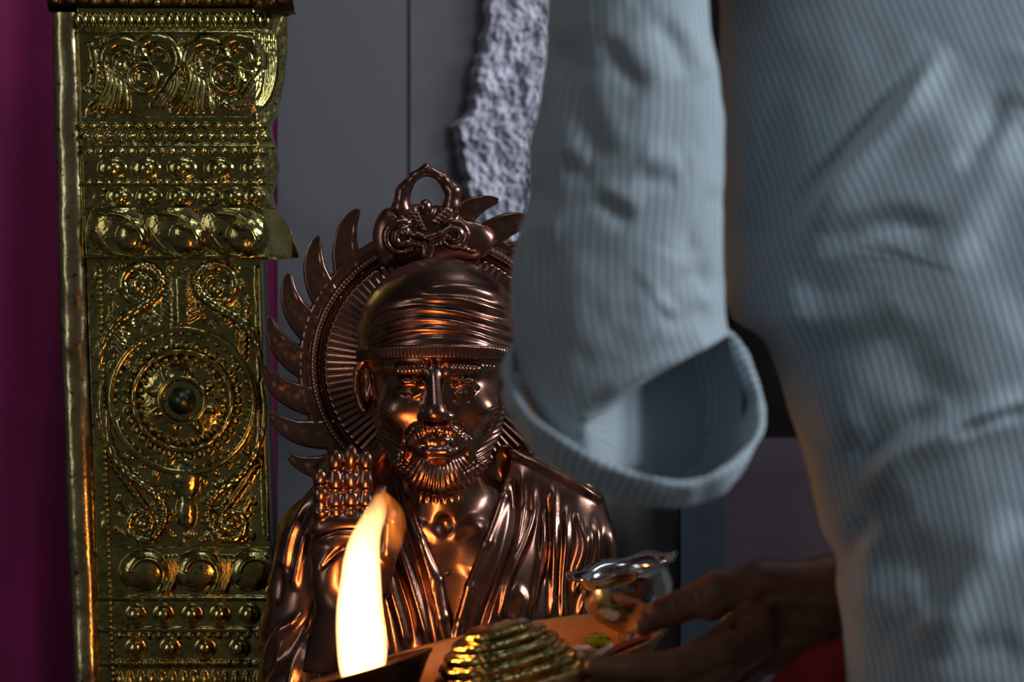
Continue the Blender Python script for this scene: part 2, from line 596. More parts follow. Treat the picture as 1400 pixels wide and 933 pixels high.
M_SHIRT = striped('striped_shirt_cloth', (0.43, 0.505, 0.52), (0.245, 0.305, 0.37), 0.0074)
M_SHIRT_IN = matte('shirt_inner_cloth', (0.28, 0.35, 0.40), (0.32, 0.39, 0.44), 0.9, nscale=60, bump=0.1)
M_SKIN = matte('dark_brown_skin', (0.15, 0.062, 0.030), (0.21, 0.092, 0.050), 0.45, nscale=30, bump=0.25, bscale=260, spec=0.4)
M_NAIL = matte('finger_nail', (0.22, 0.12, 0.09), (0.25, 0.14, 0.11), 0.3, nscale=30, bump=0)
M_RED = matte('red_cloth', (0.24, 0.012, 0.016), (0.32, 0.018, 0.022), 0.85, nscale=20, bump=0.2, bscale=500)
M_TROUSER = matte('dark_trouser_cloth', (0.03, 0.03, 0.035), (0.045, 0.045, 0.05), 0.9)
M_HAIR = matte('black_hair', (0.010, 0.008, 0.007), (0.02, 0.016, 0.014), 0.5, nscale=200)
M_PALE = matte('pale_offering_cloth', (0.62, 0.50, 0.44), (0.72, 0.60, 0.52), 0.85, nscale=40)
M_PETAL = matte('yellow_green_petal', (0.50, 0.46, 0.02), (0.62, 0.58, 0.05), 0.6, nscale=60)
M_KUMKUM = matte('dark_red_leaf', (0.16, 0.025, 0.02), (0.22, 0.04, 0.03), 0.6, nscale=60)
M_FLAME = flame_mat('flame_core', (1.0, 0.52, 0.19), 250.0, 0.112, 0.172, 0.10)
M_WISP = flame_mat('flame_wisp', (1.0, 0.24, 0.03), 8.0, 0.10, 0.172, 7.0, 0.9)
M_WICK = matte('burnt_camphor', (0.02, 0.015, 0.012), (0.05, 0.035, 0.03), 0.9)
# ================================================================== THE ROOM
fl = box('floor', (-2.6, -1.2, -0.05), (2.6, 4.4, 0.0), M_FLOOR); tag(fl, kind='structure')
ce = box('ceiling', (-2.6, -1.2, 3.0), (2.6, 4.4, 3.08), M_PLASTER); tag(ce, kind='structure')
wl = box('wall_left', (-2.6, -1.2, 0.0), (-2.5, 4.4, 3.0), M_PLASTER); tag(wl, kind='structure')
F_WALL = Frame(4.10)
xw = lambda px: (px - 700) * F_WALL.s
wb = box('wall_back', (-2.6, 4.115, 0.0), (xw(965), 4.3, 3.0), M_JOINT); tag(wb, kind='structure')
# stone facing slabs, proud of the joints
seams = [-1100, -540, 20, 558, 965]
rows = [0.0, 0.52, 1.62, 3.0]
for i in range(4):
    for j in range(3):
        a = xw(seams[i]) + 0.0012; b = xw(seams[i + 1]) - 0.0012
        box('stone_slab', (a, 4.10, rows[j] + 0.0012), (b, 4.1148, rows[j + 1] - 0.0012), M_STONE, wb, bevel=0.0012)
wr = box('wall_right', (xw(1330), 4.115, 0.0), (2.6, 4.3, 3.0), M_PLASTER); tag(wr, kind='structure')
dr = box('gap_door_1', (xw(965), 4.16, 0.0), (xw(1330), 4.2, 2.1), M_DARKDOOR); tag(dr, kind='structure')  # near-black door stands in for a dark opening behind the sleeve
for zz in (0.15, 0.85, 1.5):
    for k in range(2):
        a = xw(965) + 0.03 + k * 0.14
        box('door_panel', (a, 4.15, zz), (a + 0.11, 4.1602, zz + 0.5), M_DARKDOOR, dr, bevel=0.004)
tp = box('trim_1', (xw(965), 4.115, 2.1), (xw(1330), 4.3, 3.0), M_PLASTER); tag(tp, kind='structure')

# rough pale strip on the wall
F_STRIP = Frame(4.085)
Ly = np.array([-70, 0, 30, 60, 90, 120, 150, 172, 190, 205, 230, 260, 290, 330])
Lx = np.array([664, 662, 662, 654, 650, 646, 638, 622, 620, 626, 630, 632, 640, 650])
Ry = np.array([-70, 0, 60, 130, 200, 250, 330])
Rx = np.array([752, 760, 758, 752, 742, 738, 728])
nr, nc = 260, 90
py = np.linspace(-70, 330, nr)
L_ = np.interp(py, Ly, Lx) + 3.0 * np.interp(py, py[::6], RNG.normal(size=len(py[::6])))
R_ = np.interp(py, Ry, Rx) + 3.0 * np.interp(py, py[::6], RNG.normal(size=len(py[::6])))
t = np.linspace(0, 1, nc)
X = L_[:, None] + (R_ - L_)[:, None] * t[None, :]
Y = np.repeat(py[:, None], nc, 1)
def lump(shape, k):
    a = RNG.normal(size=(shape[0] // k + 3, shape[1] // k + 3))
    r = np.linspace(0, a.shape[0] - 2.001, shape[0]); c = np.linspace(0, a.shape[1] - 2.001, shape[1])
    ri = r.astype(int); ci = c.astype(int)
    rf = smooth01(r - ri)[:, None]; cf = smooth01(c - ci)[None, :]
    return (a[ri][:, ci] * (1 - rf) * (1 - cf) + a[ri + 1][:, ci] * rf * (1 - cf) + a[ri][:, ci + 1] * (1 - rf) * cf + a[ri + 1][:, ci + 1] * rf * cf)
edge = smooth01(np.minimum(t, 1 - t) * 9)[None, :]
D = -(6 + 2.6 * lump((nr, nc), 9) + 1.8 * lump((nr, nc), 4) + 1.1 * lump((nr, nc), 2)) * edge + 12 * (1 - edge)
D = np.minimum(D, 16)
V = F_STRIP.w(np.stack([X, D, Y], -1).reshape(-1, 3))
st = mesh('stone_strip', V, grid_faces(nr, nc, flip=True), M_STRIP)
tag(st, 'rough crinkled pale grey strip running down the smooth grey wall', 'wall strip')

# altar below the picture, carrying the statue and the pillar
ALT = CZ + (466.5 - 1000) * 3.5 / FPX
al = empty('altar', (-0.2, 3.6, 0), 'dark stone altar ledge under the copper bust and brass pillar', 'altar')
box('plinth', (-0.62, 3.34, 0.0), (0.14, 3.80, ALT - 0.05), M_ALTAR, al, bevel=0.006)
box('altar_top', (-0.65, 3.30, ALT - 0.05), (0.16, 3.84, ALT), M_ALTAR, al, bevel=0.008)

# curtain hanging behind the pillar
F_CUR = Frame(3.90)
nr, nc = 60, 150
u = np.linspace(-190, 379, nc)
z = np.linspace(-260, 1195, nr)
U, Z = np.meshgrid(u, z)
DD = 9 * np.sin(U / 27.0 + 0.5 * np.sin(Z / 260.0)) + 2 * np.sin(U / 13.0 + Z / 300)
Vf = F_CUR.w(np.stack([U, DD, Z], -1).reshape(-1, 3))
Vb = F_CUR.w(np.stack([U, DD + 4, Z], -1).reshape(-1, 3))
F1 = grid_faces(nr, nc)
F2 = F1[:, ::-1] + nr * nc
bd = np.concatenate([np.arange(nc), (np.arange(1, nr) * nc + nc - 1), ((nr - 1) * nc + np.arange(nc - 2, -1, -1)), (np.arange(nr - 2, 0, -1) * nc)])
bn = np.roll(bd, -1)
Fs = np.stack([bd, bn, bn + nr * nc, bd + nr * nc], -1)
cu = mesh('curtain', np.vstack([Vf, Vb]), np.vstack([F1, F2, Fs]), M_CURTAIN)
tag(cu, 'deep magenta cloth curtain hanging behind the brass pillar', 'curtain')

# dark things behind the man's arm
db = box('dark_block', ((760 - 700) * 3.9 / FPX, 3.86, 0.0), ((921 - 700) * 3.9 / FPX, 4.02, CZ + (466.5 - 560) * 3.9 / FPX), M_DARKBLOCK, None, bevel=0.004)
tag(db, 'plain charcoal stone block in shadow right of the copper bust', 'block')
F_T = Frame(3.8)
def hung_cloth(name, x0, x1, ytop, ybot, Y0, depth, mat, amp, wl_, label, cat):
    fr = Frame(Y0)
    per = []
    dd = depth / fr.s
    n = 40
    for k in range(n + 1): per.append((x0 + (x1 - x0) * k / n, 0))
    for k in range(1, 11): per.append((x1, dd * k / 10))
    for k in range(1, n + 1): per.append((x1 - (x1 - x0) * k / n, dd))
    for k in range(1, 10): per.append((x0, dd - dd * k / 10))
    per = np.array(per)
    m = len(per)
    rows = []
    zs = np.linspace(ytop, ybot, 26)
    cx = (x0 + x1) / 2; cd = dd / 2
    ph = np.arange(m) * wl_
    for k, yy in enumerate(zs):
        f = k / 25
        o = 1 + 0.0 * f
        q = per.copy()
        r = q - np.array([cx, cd])
        r /= np.linalg.norm(r, axis=1)[:, None]
        q += r * (amp * f * np.sin(ph))[:, None]
        rows.append(np.stack([q[:, 0], q[:, 1], np.full(m, yy + (0 if k else 3))], -1))
    inner = [np.stack([cx + (per[:, 0] - cx) * s, cd + (per[:, 1] - cd) * s, np.full(m, ytop)], -1) for s in (0.02, 0.97)]
    A = np.array(inner + rows)
    V = fr.w(A.reshape(-1, 3))
    o = mesh(name, V, grid_faces(len(A), m, wrap=True), mat)
    return tag(o, label, cat)
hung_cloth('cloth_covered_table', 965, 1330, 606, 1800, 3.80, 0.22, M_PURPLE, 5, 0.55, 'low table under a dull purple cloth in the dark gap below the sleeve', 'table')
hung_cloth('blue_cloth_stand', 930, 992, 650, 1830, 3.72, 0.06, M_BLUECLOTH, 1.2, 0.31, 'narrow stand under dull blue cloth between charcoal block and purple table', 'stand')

# ================================================================== THE BRASS PILLAR
F_P = Frame(3.62)
LEAN = 0.034
pil = empty('brass_pillar', (F_P.p(235, 30, 1000).x, 3.66, ALT), 'embossed brass pillar with scrolls and beads at left beside the copper bust', 'pillar')
def lean(u, py): return u + LEAN * (py - 466)
def pil_grid(u, py, d): return F_P.w(np.stack([lean(u, py), d, py], -1))

Rpy = np.array([-60, 8, 20, 60, 100, 130, 158, 170, 185, 205, 225, 245, 262, 275, 288, 310, 348, 352, 356, 500, 745, 752, 800, 850, 930, 1010], float)
Rpx = np.array([404, 404, 390, 390, 387, 382, 374, 368, 370, 376, 380, 376, 370, 372, 378, 392, 405, 404, 356, 361, 370, 368, 372, 370, 372, 372], float)
Ru = Rpx - LEAN * (Rpy - 466)

class Relief:
    def __init__(s, U, P): s.U, s.P = U, P; s.H = np.zeros_like(U)
    def dome(s, cx, cy, rx, ry, h, ang=0.0, pw=0.5):
        ca, sa = math.cos(ang), math.sin(ang)
        x = s.U - cx; y = s.P - cy
        q = ((ca * x + sa * y) / rx) ** 2 + ((-sa * x + ca * y) / ry) ** 2
        s.H = np.maximum(s.H, h * np.clip(1 - q, 0, 1) ** pw)
    def ring(s, cx, cy, r, w_, h, a0=None, a1=None):
        x = s.U - cx; y = s.P - cy
        q = np.abs(np.hypot(x, y) - r) / w_
        v = h * np.sqrt(np.clip(1 - q * q, 0, 1))
        if a0 is not None:
            an = np.degrees(np.arctan2(y, x)) % 360
            ok = ((an - a0) % 360) <= ((a1 - a0) % 360)
            v = v * ok
        s.H = np.maximum(s.H, v)
    def line(s, pts, w_, h, tp=0.15):
        f = strokes(s.U.ravel(), s.P.ravel(), [(pts, w_, h, tp)]).reshape(s.U.shape)
        s.H = np.maximum(s.H, f)
    def add(s, f): s.H = s.H + f

def band(name, p0, p1, base, fill, nu=None):
    """one embossed strip of the sheet between rows p0 and p1 (px)"""
    n = int(p1 - p0) + 1
    rows = np.linspace(p0, p1, n)
    r = np.interp(rows, Rpy, Ru)
    nc = 255
    q = np.linspace(0, 1, nc)
    U = 122 + (r[:, None] - 122) * q[None, :]
    P = np.repeat(rows[:, None], nc, 1)
    R = Relief(U, P)
    fill(R)
    D = base(U, P) - R.H
    # return edges: right side, top and bottom run back into the core
    U2 = np.hstack([U[:, :1] - 0.4, U, U[:, -1:] + 0.5, U[:, -1:] + 0.5])
    P2 = np.hstack([P[:, :1], P, P[:, -1:], P[:, -1:]])
    D2 = np.hstack([np.full((n, 1), 46.0), D, D[:, -1:] + 6, np.full((n, 1), 46.0)])
    U3 = np.vstack([U2[:1], U2, U2[-1:]]); P3 = np.vstack([P2[:1], P2, P2[-1:]])
    D3 = np.vstack([np.full((1, nc + 3), 46.0), D2, np.full((1, nc + 3), 46.0)])
    V = pil_grid(U3, P3, D3).reshape(-1, 3)
    return mesh(name, V, grid_faces(n + 2, nc + 3, flip=True), M_BRASS, pil)

def dents(R, k=1.6):
    R.add(0.55 * k * lump(R.U.shape, 22) + 0.22 * k * lump(R.U.shape, 9))

def cap_base(U, P): return np.where(U > 362, (U - 362) * 1.1, 0.0) - 10

bead_pts = []       # small beads, one joined part
boss_pts = []       # (u, py, radius, base depth, part material)

def f_fringe(R):
    dents(R, 0.8)
    R.dome(250, 46, 150, 5, 4)
    for k in range(26):
        R.dome(122 + k * 10.4, 29, 4.2, 11, 7)
band('fringe_band', 12, 46, cap_base, f_fringe)

def f_lotus(R):
    dents(R)
    for k in range(90):
        r_ = RNG.uniform(2.5, 5.5)
        R.dome(RNG.uniform(128, 372), RNG.uniform(52, 156), r_ * RNG.uniform(0.7, 1.6), r_, 3.5, RNG.uniform(0, 3))
    for cx in (205, 318):
        # double-lobed hood
        R.ring(cx - 22, 84, 27, 9, 10, 175, 350)
        R.ring(cx + 24, 82, 29, 9, 11, 190, 20)
        R.ring(cx - 22, 84, 14, 4, 6, 175, 350)
        R.ring(cx + 24, 82, 15, 5, 7, 190, 20)
        R.ring(cx + 4, 107, 20, 4.5, 8)
        R.dome(cx + 4, 107, 11, 11, 4)
        for k in range(5):
            o = k * 11
            R.line([(cx - 50 + o * 0.35, 80 + o * 0.5), (cx - 44 + o * 0.5, 112), (cx - 54 + o * 0.8, 136), (cx - 72 + o * 1.2, 156)], 4.2, 9 - k * 0.6)
        for k in range(4):
            o = k * 10
            R.line([(cx + 52 - o * 0.2, 92 + o * 0.4), (cx + 50 - o * 0.5, 124), (cx + 32 - o * 0.6, 150)], 4.0, 8)
        R.line([(cx - 62, 62), (cx - 58, 96), (cx - 64, 130)], 4.5, 7)
    for k in range(14):
        R.dome(150, 62 + k * 7.2, 4.5, 3.2, 5); R.dome(262, 58 + k * 7.2, 4.5, 3.2, 5)
    for k in range(4):
        R.line([(372 + k * 6, 40), (374 + k * 5, 90), (368 + k * 4, 130), (352 + k * 3, 156)], 2.6, 6)
band('lotus_band', 46, 160, cap_base, f_lotus)

def f_leafrow(R):
    dents(R, 0.8)
    for k in range(17):
        R.dome(122 + k * 15.4, 173, 7, 5, 7); R.dome(128 + k * 15.4, 187, 5.5, 6, 6)
band('leaf_row', 160, 195, cap_base, f_leafrow)

def f_beads(R):
    dents(R, 0.8)
    R.dome(250, 201, 150, 4, 3); R.dome(250, 251, 150, 3.5, 3)
    for k in range(19): R.dome(118 + k * 14, 208, 4.5, 5, 6)
    for cx in (163, 209, 258, 308, 358): R.dome(cx, 231, 20, 15, 5)
    for k in range(20): R.dome(116 + k * 13.2, 250, 4, 4, 5)
    for cx in (172, 212, 254, 292, 325, 358): R.dome(cx, 270, 18, 13, 4)
band('bead_band', 195, 285, cap_base, f_beads)
for cx in (163, 209, 258, 308, 356): boss_pts.append((cx, 231, 11.5, -11))
for cx in (172, 212, 252, 292, 328, 356): boss_pts.append((cx, 269, 11.0, -10))

def f_petal(R):
    dents(R, 0.8)
    for cx, rx in ((168, 42), (243, 48), (322, 52)):
        R.dome(cx, 314, rx, 40, 17, 0.35, 0.5)
        R.dome(cx + 16, 322, rx * 0.62, 28, 23, 0.25, 0.5)
        R.line([(cx - 30, 292), (cx + 12, 298), (cx + 34, 330), (cx + 18, 346)], 4.5, 26)
        R.line([(cx - 36, 306), (cx - 10, 344), (cx + 20, 350)], 4.0, 16)
    R.dome(250, 351, 150, 4, 6)
band('petal_band', 285, 354, lambda U, P: np.where(U > 366, (U - 366) * 1.5 - 8, -8.0), f_petal)

def f_main(R):
    dents(R, 1.3)
    c = (247, 548)
    # raised plain frame at the right edge and a beaded one at the left
    R.line([(358, 362), (358, 460), (358, 600), (358, 740)], 5, 5, 0.02)
    R.dome(c[0], c[1], 62, 62, 9, 0, 0.7)
    for k in range(26):
        a = k * 2 * PI / 26
        R.dome(c[0] + 58 * math.cos(a), c[1] + 58 * math.sin(a), 6, 6, 12)
    for k in range(34):
        a = k * 2 * PI / 34
        R.dome(c[0] + 76 * math.cos(a), c[1] + 76 * math.sin(a), 5.5, 5.5, 7)
    for k in range(8):
        a = k * PI / 4 + 0.3
        R.dome(c[0] + 37 * math.cos(a), c[1] + 37 * math.sin(a), 15, 8, 13, a)
    for s in (-1, 1):
        # feathery leaves in the four corners
        for k in range(7):
            R.line([(c[0] + s * (96 - k * 1.0), 430 + k * 9), (c[0] + s * (78 - k), 452 + k * 9)], 3.2, 5)
            R.line([(c[0] + s * (104 - k * 6), 632 + k * 8), (c[0] + s * (76 - k * 5), 656 + k * 8)], 3.2, 7)
        for k in range(5):
            R.line([(c[0] + s * 62, 446 - k * 6), (c[0] + s * 96, 420 + k * 6)], 3, 4)
    k = 0
    while k < 190:
        x, y = RNG.uniform(150, 344), RNG.uniform(362, 742)
        if math.hypot(x - 247, y - 548) < 104: continue
        k += 1
        r_ = RNG.uniform(2.5, 6)
        R.dome(x, y, r_ * RNG.uniform(0.7, 1.6), r_, 3.2, RNG.uniform(0, 3))
    for s in (-1, 1):
        for k in range(9):
            R.line([(247 + s * (70 - k * 5), 690 - k * 4 + 30), (247 + s * (92 - k * 3), 676 + k * 6)], 2.4, 4)
            R.line([(247 + s * 10, 440 - k * 7), (247 + s * (26 - k), 430 - k * 7)], 2.4, 4)
    R.line([(247, 372), (247, 420), (247, 452)], 9, 6)
    R.dome(247, 655, 20, 30, 9); R.dome(247, 700, 14, 26, 8)
    R.dome(200, 394, 30, 26, 4); R.dome(300, 396, 32, 28, 4)
band('medallion_panel', 354, 748, lambda U, P: np.full_like(U, 0.0), f_main)

def f_lobe(R):
    dents(R, 0.8)
    for cx in (188, 262, 336):
        R.dome(cx - 2, 780, 34, 28, 12, -0.3)
        R.ring(cx + 4, 786, 22, 5, 14, 190, 30)
        for k in range(3):
            R.line([(cx + 30 + k * 6, 758), (cx + 33 + k * 5, 785), (cx + 20 + k * 5, 814)], 3.4, 9)
    R.dome(250, 818, 150, 4, 5)
band('lobe_band', 748, 822, lambda U, P: np.full_like(U, -3.0), f_lobe)

def f_low(R):
    dents(R, 0.7)
    R.dome(250, 862, 150, 5, 4); R.dome(250, 908, 150, 5, 4)
    for k in range(17): R.dome(150 + k * 13.5, 869, 4.5, 4.5, 6)
    for k in range(17): R.dome(150 + k * 13.5, 906, 4.5, 4.5, 6)
    for k in range(16): R.dome(148 + k * 14.5, 932, 5, 15, 8)
    for k in range(17): R.dome(148 + k * 14, 960, 6, 6, 7)
band('lower_bead_band', 822, 1005, lambda U, P: np.full_like(U, -2.0), f_low)
for cx in (186, 224, 263, 301, 341): boss_pts.append((cx - LEAN * 370, 840, 12.5, -4))
for cx in (186, 233, 281, 328): boss_pts.append((cx - LEAN * 420, 886, 12.5, -4))

# left beaded gutter: small beads as one part
def joined_beads(name, pts, mat, parent, kind=None):
    th = np.linspace(0, 2 * PI, 9)[:-1]
    Vs, Fs = [], []
    n = 0
    for (u, p, r, d) in pts:
        ring = []
        for e in (0.0, 0.55, 0.9):
            rr = r * math.cos(e * PI / 2 * 0.98)
            ring.append(np.stack([lean(u + rr * np.cos(th), np.full(8, p)), np.full(8, d - r * math.sin(e * PI / 2)), p + rr * np.sin(th)], -1))
        top = np.array([[lean(u, p), d - r, p]])
        A = np.vstack(ring + [top])
        Vs.append(A)
        for a in range(2):
            for k in range(8):
                Fs.append((n + a * 8 + k, n + a * 8 + (k + 1) % 8, n + (a + 1) * 8 + (k + 1) % 8, n + (a + 1) * 8 + k))
        for k in range(8): Fs.append((n + 16 + k, n + 16 + (k + 1) % 8, n + 24))
        n += 25
    o = mesh(name, F_P.w(np.vstack(Vs)), Fs, mat, parent)
    if kind: o['kind'] = kind
    return o
pts = []
for k in range(82):
    pts.append((139, 362 + k * 8.0, 4.6, -1.0))
for k in range(34):
    pts.append((146 + (k % 2) * 2, 52 + k * 9.0, 4.2, -9))
for a in range(44):
    an = a * 2 * PI / 44
    pts.append((247 + 92 * math.cos(an), 548 + 92 * math.sin(an), 4.6, -3))
joined_beads('small_beads', pts, M_BRASS, pil, 'stuff')

# bosses: one mesh, copies
def boss_mesh(r):
    n = 20
    th = np.linspace(0, 2 * PI, n, endpoint=False)
    prof = [(1.25, 0.0), (1.12, 0.16), (1.0, 0.10), (0.97, 0.35), (0.82, 0.65), (0.55, 0.88), (0.25, 0.98), (0.02, 1.0)]
    V = np.array([[a * r * math.cos(t), -b * r, a * r * math.sin(t)] for a, b in prof for t in th]) * F_P.s
    me = bpy.data.meshes.new('boss')
    me.from_pydata([tuple(v) for v in V], [], [tuple(int(i) for i in q) for q in grid_faces(len(prof), n, wrap=True)])
    for p in me.polygons: p.use_smooth = True
    me.materials.append(M_BRASS)
    return me
bme = boss_mesh(12)
for (u, p, r, d) in boss_pts:
    o = link('boss', bme, None, pil)
    o.location = F_P.p(lean(u, p), d, p) - origin(pil)
    o.scale = (r / 12,) * 3

# scrolls of the main panel as raised tubes
def spiral(cx, cy, r0, r1, a0, turns, n=40):
    t = np.linspace(0, 1, n)
    r = r0 + (r1 - r0) * t
    a = a0 + turns * 2 * PI * t
    return np.stack([cx + r * np.cos(a), cy + r * np.sin(a)], -1)
def scroll(name, pts2, w0, w1, lift=3.0, notch=0):
    P = np.asarray(pts2)
    n = len(P)
    rad = np.interp(np.arange(n), [0, n * 0.12, n * 0.6, n - 1], [w0 * 0.4, w0, w0, w1])
    if notch: rad = rad * (1 + 0.14 * np.sin(np.arange(n) * notch))
    A = np.stack([lean(P[:, 0], P[:, 1]), np.full(n, -lift), P[:, 1]], -1)
    V, Fq = sweep(F_P.w(A), np.stack([rad, rad * 0.9], -1) * F_P.s, 12)
    mesh(name, V, Fq, M_BRASS, pil)
for s in (-1, 1):
    c = 247
    xx = lambda v: c + s * v
    stem = resample([(xx(112), 508), (xx(104), 468), (xx(84), 440), (xx(52), 420), (xx(30), 402), (xx(24), 384), (xx(34), 368), (xx(50), 364)], 70)
    sp = spiral(xx(52), 392, 28, 8, -PI / 2, s * 1.35, 46)
    scroll('scroll', np.vstack([stem, sp[2:]]), 7.5, 3.5, 4, 1.5)
    low = resample([(xx(104), 560), (xx(100), 612), (xx(78), 648), (xx(46), 672), (xx(30), 694), (xx(32), 716), (xx(46), 736)], 70)
    sp = spiral(xx(60), 716, 24, 7, math.atan2(20, -14 * s), -s * 1.25, 46)
    scroll('scroll', np.vstack([low, sp[2:]]), 7.0, 3.5, 4, 1.5)
    out = resample([(xx(108), 520), (xx(112), 560), (xx(104), 606), (xx(84), 640), (xx(60), 664)], 40)
    scroll('scroll', out, 5.0, 3, 3)
for r, wd, nt in ((98, 5.5, 0), (67, 4.5, 1.2), (31, 4.2, 0)):
    n = 96
    a = np.linspace(0, 2 * PI, n, endpoint=False)
    A = np.stack([lean(247 + r * np.cos(a), 548 + r * np.sin(a)), np.full(n, -4.0 if r > 40 else -9.0), 548 + r * np.sin(a)], -1)
    rad = np.full(n, wd) * (1 + (0.15 * np.sin(np.arange(n) * nt) if nt else 0))
    V, Fq = sweep(F_P.w(A), np.stack([rad, rad], -1) * F_P.s, 10, closed=True)
    mesh('medallion_ring', V, Fq, M_BRASS, pil)
th0 = Matrix.Translation(F_P.p(lean(247, 548), -6, 548)) @ Matrix.Rotation(PI / 2, 4, 'X')
k_ = F_P.s
o = lathe('medallion_stud', [(20 * k_, 0), (18 * k_, 8 * k_), (13.5 * k_, 10 * k_), (13 * k_, 20 * k_), (11 * k_, 24 * k_), (0.1 * k_, 25 * k_)], M_STUD, pil, 32, th0)
tag(o, 'dark green tarnished centre stud')
for (u, p) in ((195, 396), (299, 396), (187, 716), (307, 716)):
    o = link('boss', bme, None, pil)
    o.location = F_P.p(lean(u, p), -3, p) - origin(pil)
    o.scale = (0.72,) * 3

# smooth rolled edge on the left, gutter, core and cornice
rows = np.linspace(18, 1005, 240)
th = np.linspace(-PI * 0.62, PI * 0.62, 22)
wob = 1.5 * lump((240, 4), 18)[:, 0] + 0.5 * lump((240, 4), 6)[:, 0]
ru = np.interp(rows, [18, 200, 466, 933], [18.0, 18.5, 18.5, 18.5])
cu_ = np.interp(rows, [18, 466, 933], [104.0, 101.0, 103.0])
sn = np.sign(np.sin(th)) * np.abs(np.sin(th)) ** 0.75
U = cu_[:, None] + (ru + wob * 0.2)[:, None] * sn[None, :]
D = 0 - (14 + wob)[:, None] * np.cos(th)[None, :] + 0.9 * lump((240, 22), 8)
P = np.repeat(rows[:, None], 22, 1)
U[:, 0] = U[:, 1] ; D[:, 0] = 50
U[:, -1] = U[:, -2]; D[:, -1] = 46
V = pil_grid(U, P, D).reshape(-1, 3)
o = mesh('edge_roll', V, grid_faces(240, 22, flip=True), M_BRASS_PLAIN, pil); tag(o, 'smooth dented rolled brass edge')
def lean_box(name, u0, u1, p0, p1, d0, d1, mat):
    c = np.array([(u, d, p) for p in (p0, p1) for u in (u0, u1) for d in (d0, d1)], float)
    c[:, 0] = lean(c[:, 0], c[:, 2])
    W = F_P.w(c)
    f = [(0, 2, 3, 1), (4, 5, 7, 6), (0, 1, 5, 4), (2, 6, 7, 3), (0, 4, 6, 2), (1, 3, 7, 5)]
    o = mesh(name, W, [tuple(q) for q in f], mat, pil, smooth=False)
    return o
o = lean_box('core', 92, 360, -60, 1006, 44, 140, M_BRASS_DARK)
lean_box('pillar_foot', 84, 372, 985, 1003, -6, 142, M_BRASS_DARK)
o = lean_box('gutter', 112, 130, 14, 1004, 14, 45, M_BRASS_DARK); tag(o, 'dark recessed groove')  # recess shade painted in as darker brass
pr = [(-62, 42), (-62, -22), (-10, -24), (4, -20), (9, -14), (10, -6), (14, -4), (16, 4), (16, 42)]
us = np.linspace(82, 418, 90)
A = np.array([[(u, d - 1.5 * math.sin(u * 0.35) * (1 if -25 < d < -10 else 0), p) for u in us] for p, d in pr], float)
A[:, :, 0] = lean(A[:, :, 0], A[:, :, 2])
V = F_P.w(A.reshape(-1, 3))
o = mesh('cornice', V, grid_faces(len(pr), len(us)), M_BRASS_DARK, pil); tag(o, 'cornice strip with its underside shade in the colour')
pts = [(96 + k * 17.0 + RNG.normal() * 2, 2 + RNG.normal() * 1.5, 5.2, -19) for k in range(19)]
joined_beads('cornice_beads', pts, M_BRASS, pil, 'stuff')
# ================================================================== THE COPPER BUST
F_S = Frame(3.50)
F_H = Frame(3.585)
stat = empty('copper_bust', (F_S.p(605, 0, 1000).x, 3.53, ALT), 'gleaming copper bust of a bearded man in a wrapped turban with raised palm', 'statue')

VLy = [560, 600, 640, 690, 740, 790, 840, 885, 900]
VLx = [528, 536, 545, 556, 577, 600, 609, 614, 618]
VRy = [560, 600, 640, 680, 740, 800, 850, 885, 900]
VRx = [698, 697, 694, 688, 666, 642, 628, 621, 618]

S = SDF((352, -130, 440), (866, 118, 912), 2.65)
# head
S.add(ell((600, 18, 470), (104, 106, 96)), 10)
S.add(ell((600, 6, 545), (90, 92, 116)), 14)
S.add(ell((602, -30, 610), (62, 50, 56)), 16)
S.add(ell((603, -52, 638), (45, 40, 36)), 16)
for s, cx in ((-1, 600), (1, 600)):
    X = lambda v: cx + s * v
    S.add(capsule((X(14), -84, 507), (X(50), -74, 506), 9, 8), 10)      # brow
    S.add(ell((X(54), -50, 560), (26, 26, 22)), 24)                      # cheekbone
    S.sub(ell((X(36), -97, 527), (24, 12, 14)), 12)                      # socket
    S.add(ell((X(36), -72, 528), (17, 14, 11)), 2)                       # eyeball
    S.chain([(X(18), -80, 528, 3.2), (X(30), -87, 520, 3.6), (X(44), -85, 520, 3.6), (X(56), -74, 529, 3.0)], 3)
    S.chain([(X(20), -80, 533, 2.6), (X(34), -84, 537, 3.2), (X(50), -78, 535, 2.6)], 3)
    # ear
    S.add(rotell((X(101), 22, 530), (13, 14, 40), s * -0.10), 5)
    S.sub(rotell((X(101), 4, 526), (6, 10, 25), s * -0.10), 5)
    S.chain([(X(93), 8, 500, 4), (X(104), 6, 492, 5), (X(113), 8, 508, 5), (X(113), 8, 535, 4.5), (X(104), 6, 560, 6)], 3)
S.add(capsule((594, -84, 506), (597, -110, 554), 9, 12.5), 10)
S.add(ell((598, -112, 563), (16, 14, 12)), 7)
for x in (582, 615):
    S.add(ell((x, -99, 568), (10, 12, 8.5)), 7)
    S.sub(ell((x + (3 if x < 600 else -3), -104, 578), (5, 6, 4)), 3)
# moustache, lips
S.chain([(598, -99, 584, 6), (580, -94, 587, 7), (561, -80, 600, 6.5), (554, -68, 624, 6)], 6)
S.chain([(600, -99, 584, 6), (620, -94, 587, 7), (640, -80, 600, 6.5), (647, -68, 626, 6)], 6)
S.add(ell((600, -82, 606), (36, 16, 18)), 8)
S.chain([(572, -84, 603, 4), (588, -99, 600, 6.5), (599, -100, 602, 6), (610, -99, 600, 6.5), (630, -84, 603, 4)], 4)
S.chain([(574, -84, 611, 4.5), (590, -99, 616, 9), (612, -99, 616, 9), (628, -84, 611, 4.5)], 4)
S.sub(capsule((572, -97, 607.5), (630, -97, 607.5), 2.4), 3)
S.sub(ell((601, -104, 626), (20, 12, 6)), 8)
S.add(ell((602, -82, 648), (28, 14, 20)), 10)
